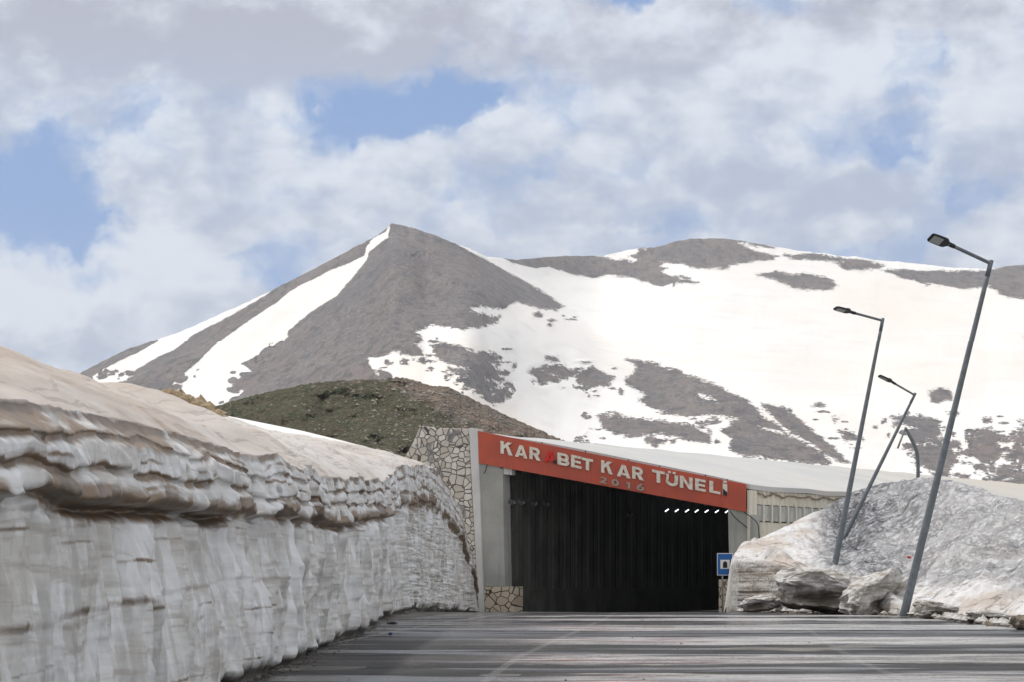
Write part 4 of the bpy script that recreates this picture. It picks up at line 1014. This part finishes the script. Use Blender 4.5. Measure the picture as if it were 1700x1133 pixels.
def G(ch):
    """glyph in a unit-high box: (width, list of stroke polygons)"""
    if ch == 'K': return .82, strip([(h, 0), (h, 1)], T_) + [[(T_ - .02, .36), (.55, 1), (.82, 1), (T_ - .02, .28 + .36)][0:0] or [(.2, .38), (.2, .68), (.5, 1), (.80, 1)], [(.36, .60), (.55, .0 + .72), (.84, 0), (.56, 0)]]
    if ch == 'A': return .92, [[(0, 0), (.34, 1), (.46, 1), (.46, .72), (.25, 0)], [(.92, 0), (.67, 0), (.46, .72), (.46, 1), (.58, 1)], [(.2, .17), (.2, .36), (.72, .36), (.72, .17)]]
    if ch in 'RB':
        bowl = [(h, 1 - h * .95), (.42, 1 - h * .95)] + arc(.44, .68, .19, .215, 80, -80, 8) + [(.42, .47), (h, .47)]
        q = strip([(h, 0), (h, 1)], T_) + strip(bowl, T_ * .88)
        if ch == 'R': q += [[(.30, .40), (.56, .46), (.80, 0), (.53, 0)]]; return .80, q
        q += strip([(h, .43), (.46, .43)] + arc(.47, .265, .20, .165, 80, -80, 8) + [(.46, .10), (h, .10)], T_ * .88); return .78, q
    if ch == 'E': return .70, strip([(h, 0), (h, 1)], T_) + [[(.1, 0), (.1, .21), (.70, .21), (.70, 0)], [(.1, .40), (.1, .60), (.64, .60), (.64, .40)], [(.1, .79), (.1, 1), (.69, 1), (.69, .79)]]
    if ch == 'T': return .80, [[(0, .78), (0, 1), (.80, 1), (.80, .78)], [(.285, 0), (.285, .9), (.515, .9), (.515, 0)]]
    if ch == 'N': return .86, [[(0, 0), (0, 1), (.23, 1), (.23, 0)], [(.63, 0), (.63, 1), (.86, 1), (.86, 0)], [(.02, 1), (.24, 1), (.84, 0), (.62, 0)]]
    if ch == 'L': return .66, [[(0, 0), (0, 1), (.23, 1), (.23, 0)], [(.1, 0), (.1, .21), (.66, .21), (.66, 0)]]
    if ch in 'UÜ':
        q = strip([(h, 1), (h, .38)] + arc(.42, .38, .305, .275, 180, 360, 12) + [(.725, .38), (.725, 1)], T_)
        if ch == 'Ü': q += [[(.17, 1.08), (.17, 1.26), (.35, 1.26), (.35, 1.08)], [(.49, 1.08), (.49, 1.26), (.67, 1.26), (.67, 1.08)]]
        return .84, q
    if ch == 'İ': return .24, [[(0, 0), (0, 1), (.24, 1), (.24, 0)], [(.02, 1.08), (.02, 1.26), (.22, 1.26), (.22, 1.08)]]
    if ch == '2': return .66, strip(arc(.33, .70, .22, .20, 160, -30, 10) + [(.14, .1)], .2) + [[(.02, 0), (.02, .2), (.66, .2), (.66, 0)]]
    if ch == '0': return .72, strip(arc(.36, .5, .25, .40, 0, 342, 18), .21, True)
    if ch == '1': return .38, [[(.15, 0), (.15, 1), (.38, 1), (.38, 0)], [(0, .68), (0, .86), (.2, 1), (.2, .8)]]
    if ch == '6': return .70, strip(arc(.35, .33, .235, .235, 0, 342, 18), .2, True) + strip([(.13, .36), (.2, .62), (.5, .98)], .2)
BU = (tr - tl).normalized()
def letter(ch, x0, x1, ybase, htop, mat, label=None, th=.07):
    """letter placed on the board between photo columns x0..x1; ybase/htop rows at its left edge; sheared along the slope"""
    w, q = G(ch)
    A = onp(x0, ybase, .142); B = onp(x1, ybase + (x1 - x0) * SL, .142); H = onp(x0, htop, .142)
    up = H - A; V = []; Fc = []
    for si, poly in enumerate(q):
        b0 = len(V); n = len(poly); t2 = th + .0015 * si
        for lay in (0, t2):
            for (u, v) in poly:
                V.append(tuple(A + (B - A) * (u / w) + up * v + pn * lay))
        Fc += [tuple(b0 + n + i for i in range(n)), tuple(b0 + n - 1 - i for i in range(n))] + [(b0 + i, b0 + (i + 1) % n, b0 + n + (i + 1) % n, b0 + n + i) for i in range(n)]
    o = cs(mesh_obj('letter', V, Fc, mat))
    if label: o['label'] = label
    return o
SL = .205
# (char, x0, x1, base row, top row)
LT = [('K',831.5,851,754,733),('A',855.5,876,759,738.5),('R',879.5,898,763,742.5),('B',926,946,772,752),('E',948.5,966,776.5,756),('T',966.5,985,780,760.5),
      ('K',998.5,1017,785.5,765),('A',1024.5,1047,791.5,771),('R',1050,1069,795.5,775),
      ('T',1083,1104,800.5,780.5),('Ü',1105.5,1126,806,787),('N',1129,1150,810.5,790.5),('E',1154.5,1172,814.5,795),('L',1178,1196,818.5,799),('İ',1200,1207.5,822.5,803.5)]
for (c, a, b_, yb_, yt_) in LT: letter(c, a, b_, yb_, yt_, M_let)
letter('A', 903.5, 924, 767.5, 748, M_redl, 'letter left as a bright red face in the red board', .06)
for (c, a, b_, yb_, yt_) in (('2',996,1008,802.5,792),('0',1015.5,1028,806.5,795.5),('1',1040,1046.5,811.5,801),('6',1057,1070,814.5,803)):
    o = letter(c, a, b_, yb_, yt_, M_let2, 'small weathered grey digit', .05); o.name = 'digit'
# black scars where the face of a letter has come off
for pts_ in ([(918, 766), (924, 764.5), (924, 771), (917, 769.5)], [(1200.2, 812), (1207.3, 818.5), (1207.3, 824.2), (1200.2, 822.7)]):
    cs(solid('hole_patch', [onp(x, y, .225) for x, y in pts_], .004, M_black, d=-pn))
# bolts along the board's edges
V = []
def box(name, c, sx, sy, sz, mat, parent=None, rot=None, bv=0.0):
    vs = [Vector((x * sx / 2, y * sy / 2, z * sz / 2)) for x in (-1, 1) for y in (-1, 1) for z in (-1, 1)]
    if rot is not None: vs = [rot @ v for v in vs]
    o = mesh_obj(name, [v + Vector(c) for v in vs], [(0,1,3,2),(4,6,7,5),(0,4,5,1),(2,3,7,6),(0,2,6,4),(1,5,7,3)], mat, parent)
    if bv: bevel(o, bv)
    return o
for x in (832, 868, 900, 940, 972, 1013, 1060, 1093, 1130, 1170, 1205):
    yb_ = 770 + (x - 795) * .1826
    cs(box('bolt', onp(x, yb_ + .5, .08), .06, .06, .09, M_black))
for x in (1043, 1095, 1171, 1207, 972, 900):
    cs(box('bolt', onp(x, 716.5 + (x - 793.5) * .1989 - 1, .08), .05, .05, .07, M_black))
# ------------------------------------------------------------------ tubes
def tube(name, pts, radii, mat, parent=None, n=10, caps=True):
    pts = [Vector(p) for p in pts]; V = []; Fc = []
    for i, p in enumerate(pts):
        d = (pts[min(i + 1, len(pts) - 1)] - pts[max(i - 1, 0)]).normalized()
        u = d.cross(Vector((0, 1, 0.01))); u = u.normalized() if u.length > 1e-4 else Vector((1, 0, 0)); w = d.cross(u)
        r = radii[i] if isinstance(radii, (list, tuple)) else radii
        for k in range(n):
            a = 2 * math.pi * k / n; V.append(p + (u * math.cos(a) + w * math.sin(a)) * r)
    for i in range(len(pts) - 1):
        for k in range(n): Fc.append((i * n + k, i * n + (k + 1) % n, (i + 1) * n + (k + 1) % n, (i + 1) * n + k))
    if caps: Fc += [tuple(range(n))[::-1], tuple((len(pts) - 1) * n + k for k in range(n))]
    o = mesh_obj(name, V, Fc, mat, parent, smooth=True)
    return o
def spline(pts, n=8):
    pts = [Vector(p) for p in pts]; out = []
    for i in range(len(pts) - 1):
        a = pts[max(i - 1, 0)]; b_ = pts[i]; c = pts[i + 1]; d = pts[min(i + 2, len(pts) - 1)]
        for k in range(n):
            t = k / n; out.append(.5 * ((2 * b_) + (c - a) * t + (2 * a - 5 * b_ + 4 * c - d) * t * t + (3 * b_ - a - 3 * c + d) * t ** 3))
    return out + [pts[-1]]
M_cable = material('black_cable', (.03, .03, .03), .6)
o = tube('cable', spline([onp(809, 772, .12), onp(806, 782, .15), onp(803, 788, .15)]), .02, M_cable, n=6); tag(o, 'short black cable end dangling below the left end of the red board', 'cable')
o = tube('cable', spline([onp(1236, 852, .16), onp(1250, 862, .3), onp(1258, 872, .3), onp(1260, 888, .3), onp(1261, 905, .3)]), .022, M_cable, n=6); tag(o, 'longer black cable looping down from the right end of the red board over cream sheet', 'cable')
o = tube('cable', spline([onp(1212, 850, .16), onp(1222, 862, .12), onp(1234, 872, .1), onp(1241, 878, .1)]), .018, M_cable, n=6); tag(o, 'thin cable sagging across the right concrete pillar', 'cable')
# ------------------------------------------------------------------ lamps inside, along the inner left wall
M_lit = material('lit_tube'); t = NT(M_lit.node_tree); b = t.n['Principled BSDF']
b.inputs['Emission Color'].default_value = (.9, .97, 1, 1); b.inputs['Emission Strength'].default_value = 2.5
M_dim = material('dim_tube', (.3, .31, .32), .3)
M_hous = material('dark_housing', (.03, .03, .032), .5)
M_gl = material('grey_glass', (.10, .11, .115), .2)
wall0 = p0 + nin * .62
def wall_pt(x, y):
    """point above the inner left wall seen at photo pixel"""
    d = Vector(((x - CX) / F, 1, (HY - y) / F)); o = Vector((0, 0, CZ)); t_ = (wall0 - o).dot(nin) / d.dot(nin); return o + d * t_
G_ = 'lamps along the inner wall of the tunnel'
ords = ['first', 'second', 'third', 'fourth', 'fifth', 'sixth']
for i, x in enumerate((1107, 1123.5, 1140.5, 1156.5, 1173, 1190, 1206.5)):
    c = wall_pt(x, 848.5 + i * .35); r_ = empty('tunnel_lamp', tuple(c))
    d = Vector((.5, 0, .34)).normalized()
    tag(r_, ('%s lit white tube in the tunnel mouth counting from the left' % ords[i]) if i < 6 else 'last lit white tube in the tunnel, half hidden beside the right pillar', 'tunnel lamp', G_)
    tube('housing', [d * -.13 + Vector((0, .03, .04)), d * .13 + Vector((0, .03, .03))], .03, M_hous, r_, 8)
    tube('light_tube', [d * -.11 + Vector((0, -.03, 0)), d * .11 + Vector((0, -.03, 0))], .027, M_lit, r_, 8)
for x, y, lb in ((849.5, 835, 'unlit floodlight nearest the left pillar inside the tunnel'), (865, 835.5, 'second unlit floodlight from the left pillar inside the tunnel'), (886, 837, 'third unlit floodlight from the left pillar, deeper in shade'), (906, 838, 'fourth unlit floodlight from the left pillar, almost lost in the dark'), (1045, 856, 'lone faint unlit lamp in the middle of the dark mouth')):
    c = wall_pt(x, y); r_ = empty('tunnel_lamp', tuple(c)); tag(r_, lb, 'tunnel lamp', G_)
    box('housing', (0, 0, 0), .28, .2, .2, M_hous, r_, rot=Vector((.8, -.6, -.5)).to_track_quat('X', 'Z').to_matrix(), bv=.015)
    box('glass', (.09, -.12, -.02), .16, .02, .13, M_gl, r_, rot=Vector((.8, -.3, .5)).to_track_quat('X', 'Z').to_matrix())
    tube('bracket', [(-.04, .05, .08), (-.15, .3, .16)], .018, M_hous, r_, 6)
# ------------------------------------------------------------------ STREET LAMPS
def galv(t, b):
    P = t.pos(); n = t.noise(P, 5, 4, .6); n2 = t.noise(P, .9, 3, .6)
    c = t.mix(t.ramp(n, .4, .65), (.125, .145, .16), (.165, .18, .19)); c = t.mix(t.ramp(n2, .5, .7, 0, .4), c, (.12, .13, .14))
    link(t, b, 'Base Color', c)
M_galv = material('galvanised_steel', rough=.5, metal=.35, build=galv, spec=.4)
M_head = material('black_lamp_head', (.018, .018, .02), .45)
M_lens = material('lamp_lens', (.24, .26, .26), .15, spec=.6)
def frame(d, upv=Vector((0, 0, 1))):
    X = d.normalized(); Yv = upv.cross(X).normalized(); Z = X.cross(Yv)
    from mathutils import Matrix
    return Matrix((X, Yv, Z)).transposed()
def lamp(base, top, elbow_px, head0, head1, Y, r0, r1, label, detailed=True, roll=0.0, hw=.34, dY=0.0):
    """base, top: world points; arm from top to head start, then a flat LED head"""
    r_ = empty('street_lamp', tuple(base)); O = Vector(base)
    tag(r_, label, 'street lamp', 'leaning street lamps beside the tunnel')
    L = (top - O); n = 14
    b0 = -L.normalized() * .5
    pts = [b0 + (L - b0) * (i / n) for i in range(n + 1)]
    tube('pole', pts, [r0 + (r1 - r0) * i / n for i in range(n + 1)], M_galv, r_, 14)
    a0 = L - L.normalized() * .04; a1 = head0 - O
    s_ = (a1 - a0).normalized()
    tube('arm', [a0 - s_ * .04, a0, a1 + s_ * .05], r1 * .82, M_galv, r_, 12)
    tube('collar', [L - L.normalized() * .42, L + L.normalized() * .05], r1 * 1.12, M_galv, r_, 14)
    if detailed:
        h0, h1 = head0 - O, head1 - O; d = h1 - h0; Ld = d.length
        upv = Vector((0, math.sin(roll), math.cos(roll)))
        M = frame(d, upv)
        # head: tapered flat housing with cooling fins and a lens plate below
        prof = [(-.06, .05, .045), (.02, .055, .05), (.12, .10, .055), (.2, .16, .06), (.3, hw / 2, .055), (.75, hw / 2, .045), (.93, hw / 2 * .95, .035), (1.0, hw / 2 * .8, .022)]
        V = []; Fc = []
        for (u, w, hh) in prof:
            for (yy_, zz_) in ((-w, -hh * .55), (-w * .96, hh * .5), (-w * .6, hh), (w * .6, hh), (w * .96, hh * .5), (w, -hh * .55)):
                V.append(h0 + M @ Vector((u * Ld, yy_, zz_)))
        for i in range(len(prof) - 1):
            for k in range(6): Fc.append((i * 6 + k, i * 6 + (k + 1) % 6, (i + 1) * 6 + (k + 1) % 6, (i + 1) * 6 + k))
        Fc += [(5, 4, 3, 2, 1, 0), tuple((len(prof) - 1) * 6 + k for k in range(6))]
        hd = bevel(mesh_obj('lamp_head', V, Fc, M_head, r_), .006)
        for k in range(5):
            box('cooling_fin', h0 + M @ Vector((Ld * (.16 + .04 * k), 0, .065)), .012, hw * .5, .045, M_head, hd, rot=M) if True else None
        box('lens', h0 + M @ Vector((Ld * .66, 0, -.038)), Ld * .48, hw * .74, .02, M_lens, hd, rot=M, bv=.004)
        tube('clamp', [h0 - s_ * .14, h0 + s_ * .02], r1 * 1.05, M_head, r_, 10)
    return r_
b1 = px(1500, 1021, 67.3); b1.z = float(zg(67.3)) ; t1_ = px(1645, 434.5, 67.3)
lamp(b1, t1_, None, px(1577, 405.5, 66.9), px(1543.5, 392.5, 66.7), 67.3, .125, .062, 'nearest and tallest leaning grey lamp post, standing at the edge of the road', roll=.55, hw=.36)
b2 = pile_hit(1385, 944); Yq = b2.y; t2_ = px(1465.5, 530, Yq)
lamp(b2, t2_, None, px(1414, 518, Yq - .4), px(1386, 510.5, Yq - .6), Yq, .115, .055, 'slightly leaning grey lamp post, second in height, planted in the snow pile', roll=.22, hw=.36)
b3 = pile_hit(1402, 893); Yq = b3.y; t3_ = px(1519, 655.5, Yq)
lamp(b3, t3_, None, px(1482, 636, Yq - .3), px(1459, 624.5, Yq - .4), Yq, .105, .05, 'strongly tilted lamp post with its head, rising behind the second tallest one', roll=.1, hw=.34)
# fourth lamp: snapped, its arm hanging down
Yq = 113.0; r_ = empty('street_lamp', tuple(px(1524, 1000, Yq))); O = Vector(r_.location)
tag(r_, 'bent and broken lamp post farthest off, its headless arm hanging down', 'street lamp', 'leaning street lamps beside the tunnel')
tube('pole', [p - O for p in ([px(1524, 1000, Yq), px(1524, 900, Yq)] + spline([px(1524, 800, Yq), px(1524, 770, Yq), px(1521, 748, Yq), px(1513, 730, Yq), px(1503.5, 711.5, Yq)], 5))], [.085] * 20 + [.06] * 3, M_galv, r_, 10)
tube('arm', [px(1503.5, 711, Yq) - O, px(1497, 728, Yq - .4) - O, px(1490.5, 745, Yq - .8) - O], .045, M_galv, r_, 8)
# ------------------------------------------------------------------ BLUE TUNNEL ROAD SIGN
M_blue = material('sign_blue', (.012, .11, .36), .4); M_white = material('sign_white', (.72, .72, .70), .5)
M_post = material('sign_post_grey', (.20, .21, .21), .5, metal=.4)
Ys = 95.0
def sp_(x, y, o=0.0): return px(x, y, Ys - o)
r_ = empty('road_sign', (sp_(1200, 1000).x, Ys, float(zg(Ys)))); O = Vector(r_.location)
tag(r_, 'small blue square sign with a white tunnel symbol at the right of the mouth', 'road sign')
pole_top = sp_(1199.5, 925) - O; tube('post', [Vector((0, .04, -.1)), Vector((pole_top.x, .04, pole_top.z))], .032, M_post, r_, 8)
def plate(name, x0, y0, x1, y1, off, th, mat, parent):
    return solid(name, [sp_(x0, y1, off) - O, sp_(x1, y1, off) - O, sp_(x1, y0, off) - O, sp_(x0, y0, off) - O], th, mat, parent, d=Vector((0, 1, 0)))
pn_ = plate('panel', 1190.5, 919.5, 1217, 956.5, .0, .02, M_white, r_)
plate('blue_face', 1191.6, 920.7, 1215.9, 955.3, .006, .004, M_blue, pn_)
plate('white_square', 1196, 930.5, 1211.5, 945.5, .012, .004, M_white, pn_)
arcp = [(1200.2, 944)] + [(1203.8 + 3.6 * math.cos(R(a)), 937.5 - 4.6 * math.sin(R(a))) for a in range(180, -1, -20)] + [(1207.4, 944)]
solid('tunnel_symbol', [sp_(x, y, .018) - O for x, y in arcp], .004, M_black, pn_, d=Vector((0, 1, 0)))
# ------------------------------------------------------------------ small things
def stone(name, c, s, mat, label, cat, seed, sq=(1, 1, .7)):
    import bmesh
    bm = bmesh.new(); bmesh.ops.create_icosphere(bm, subdivisions=4, radius=1)
    A = np.array([v.co[:] for v in bm.verts]); k = 1 + fbm(A[:, 0] * 1.3 + seed, A[:, 1] * 1.3, A[:, 2] * 1.3, seed=seed, o=5) * .55
    f1, _ = worley(A[:, 0] * 2 + seed, A[:, 2] * 2 + A[:, 1], seed=seed); k = k + f1 * .15
    for v, kk in zip(bm.verts, k): v.co = Vector((v.co.x * sq[0], v.co.y * sq[1], v.co.z * sq[2])) * kk * s
    me = bpy.data.meshes.new(name); bm.to_mesh(me); bm.free(); me.materials.append(mat)
    o = bpy.data.objects.new(name, me); scene.collection.objects.link(o); o.location = c; tag(o, label, cat); return o
def bould(t, b):
    n = t.noise(t.obj(), 4, 5, .65); link(t, b, 'Base Color', t.mix(t.ramp(n, .35, .65), (.11, .095, .075), (.22, .185, .145)))
    link(t, b, 'Normal', t.bump(n, .8, .05))
M_bould = material('brown_boulder', rough=.9, build=bould)
stone('rock', px(1694, 1034, 51.8), .21, M_bould, 'brown rock on the road edge at the far right of the view', 'rock', 3)
stone('rock', px(1645, 1040, 55.0), .09, M_bould, 'small dark stone a little left of the brown rock at the road edge', 'rock', 6)
M_redrag = material('red_plastic', (.45, .03, .035), .5)
c = pile_hit(1508, 928)
stone('plastic_scrap', c + Vector((0, -.25, .03)), .055, M_redrag, 'bright red plastic scrap stuck in the snow pile left of the nearest lamp post', 'litter', 9, (1.3, .8, .8))
stone('plastic_scrap', px(597, 818, 49.3) + Vector((-.02, 0, 0)), .05, material('dark_red_plastic', (.16, .015, .03), .5), 'dark red plastic scrap frozen into the face of the snow wall', 'litter', 12, (1.4, .8, .5))
M_blu = material('blue_plastic', (.02, .07, .16), .5)
Yb_ = 47.6
stone('plastic_scrap', (px(648, 1056, Yb_).x, Yb_, float(zg(Yb_)) + .03), .035, M_blu, 'tiny dark blue scrap lying on the road near the left edge line', 'litter', 15)
stone('plastic_scrap', (px(652, 1035, 57).x, 57, float(zg(57)) + .03), .06, M_black, 'flat black scrap lying on the road by the snow wall', 'litter', 17, (2, .8, .4))
snow_block('snow_block', px(1556, 1016, 63.5), (1.1, .9, .42), R(25), R(10), 440, 'small flat dirty snow lump just right of the nearest lamp post foot')
snow_block('snow_block', px(1262, 1003, 76.0), (1.0, .9, .45), R(-20), R(-8), 460, 'small brown snow lump by the dark hollow right of the blue sign')
snow_block('snow_block', px(1640, 1026, 57.5), (.9, .8, .3), R(5), R(6), 480, 'thin grey snow lump on the road edge left of the brown rock')
pts = []
for k in range(700):
    x = random.uniform(1228, 1750); Y = float(interp(x, PB)) + random.uniform(-.5, .5); s_ = .03 + random.random() ** 4 * .2
    pts.append((Vector(((x - CX) / F * Y, Y, float(zg(Y)) + s_ * .4)), s_))
o = rock_cloud('snow_rubble', pts, M_block, 9); tag(o, 'crumbled dirty snow along the foot of the big mound', 'snow rubble', kind='stuff')
# grit and clods along the foot of both snow banks
pts = []
for k in range(900):
    Y = 1 / random.uniform(1 / 95, 1 / 22); X = float(interp(Y, PATH)) + random.random() ** 3 * .4 - .05
    pts.append((Vector((X, Y, float(zg(Y)) + .01)), .006 + random.random() ** 5 * .035))
for k in range(900):
    x = random.uniform(1225, 1760); Y = float(interp(x, PB)) - random.random() ** 2 * .9 + .1
    pts.append((Vector(((x - CX) / F * Y, Y, float(zg(Y)) + .01)), .012 + random.random() ** 4 * .09))
for k in range(500):
    Y = random.uniform(24, 70); X = random.uniform(-2.8, 11)
    pts.append((Vector((X, Y, float(zg(Y)) + .01)), .006 + random.random() ** 4 * .015))
o = rock_cloud('gravel', pts, M_bould, 8); tag(o, 'dark grit and clods along the edges of the wet road', 'gravel', kind='stuff')
# ------------------------------------------------------------------ thin air between the camera and the mountain
hz = material('haze'); nt = hz.node_tree; nt.nodes.clear()
ou = nt.nodes.new('ShaderNodeOutputMaterial'); pv = nt.nodes.new('ShaderNodeVolumePrincipled')
pv.inputs['Color'].default_value = (.93, .95, 1, 1); pv.inputs['Density'].default_value = .00008; pv.inputs['Anisotropy'].default_value = .2
nt.links.new(pv.outputs[0], ou.inputs['Volume'])
HX0, HX1, HY0, HY1, HZ0, HZ1 = -4600, 4600, -300, 5700, -8, 620
hb = mesh_obj('haze', [(x, y, z) for x in (HX0, HX1) for y in (HY0, HY1) for z in (HZ0, HZ1)], [(0,1,3,2),(4,6,7,5),(0,4,5,1),(2,3,7,6),(0,2,6,4),(1,5,7,3)], hz)
tag(hb, 'thin pale mountain haze in front of the far slopes', 'haze', kind='stuff')
print('scene built')
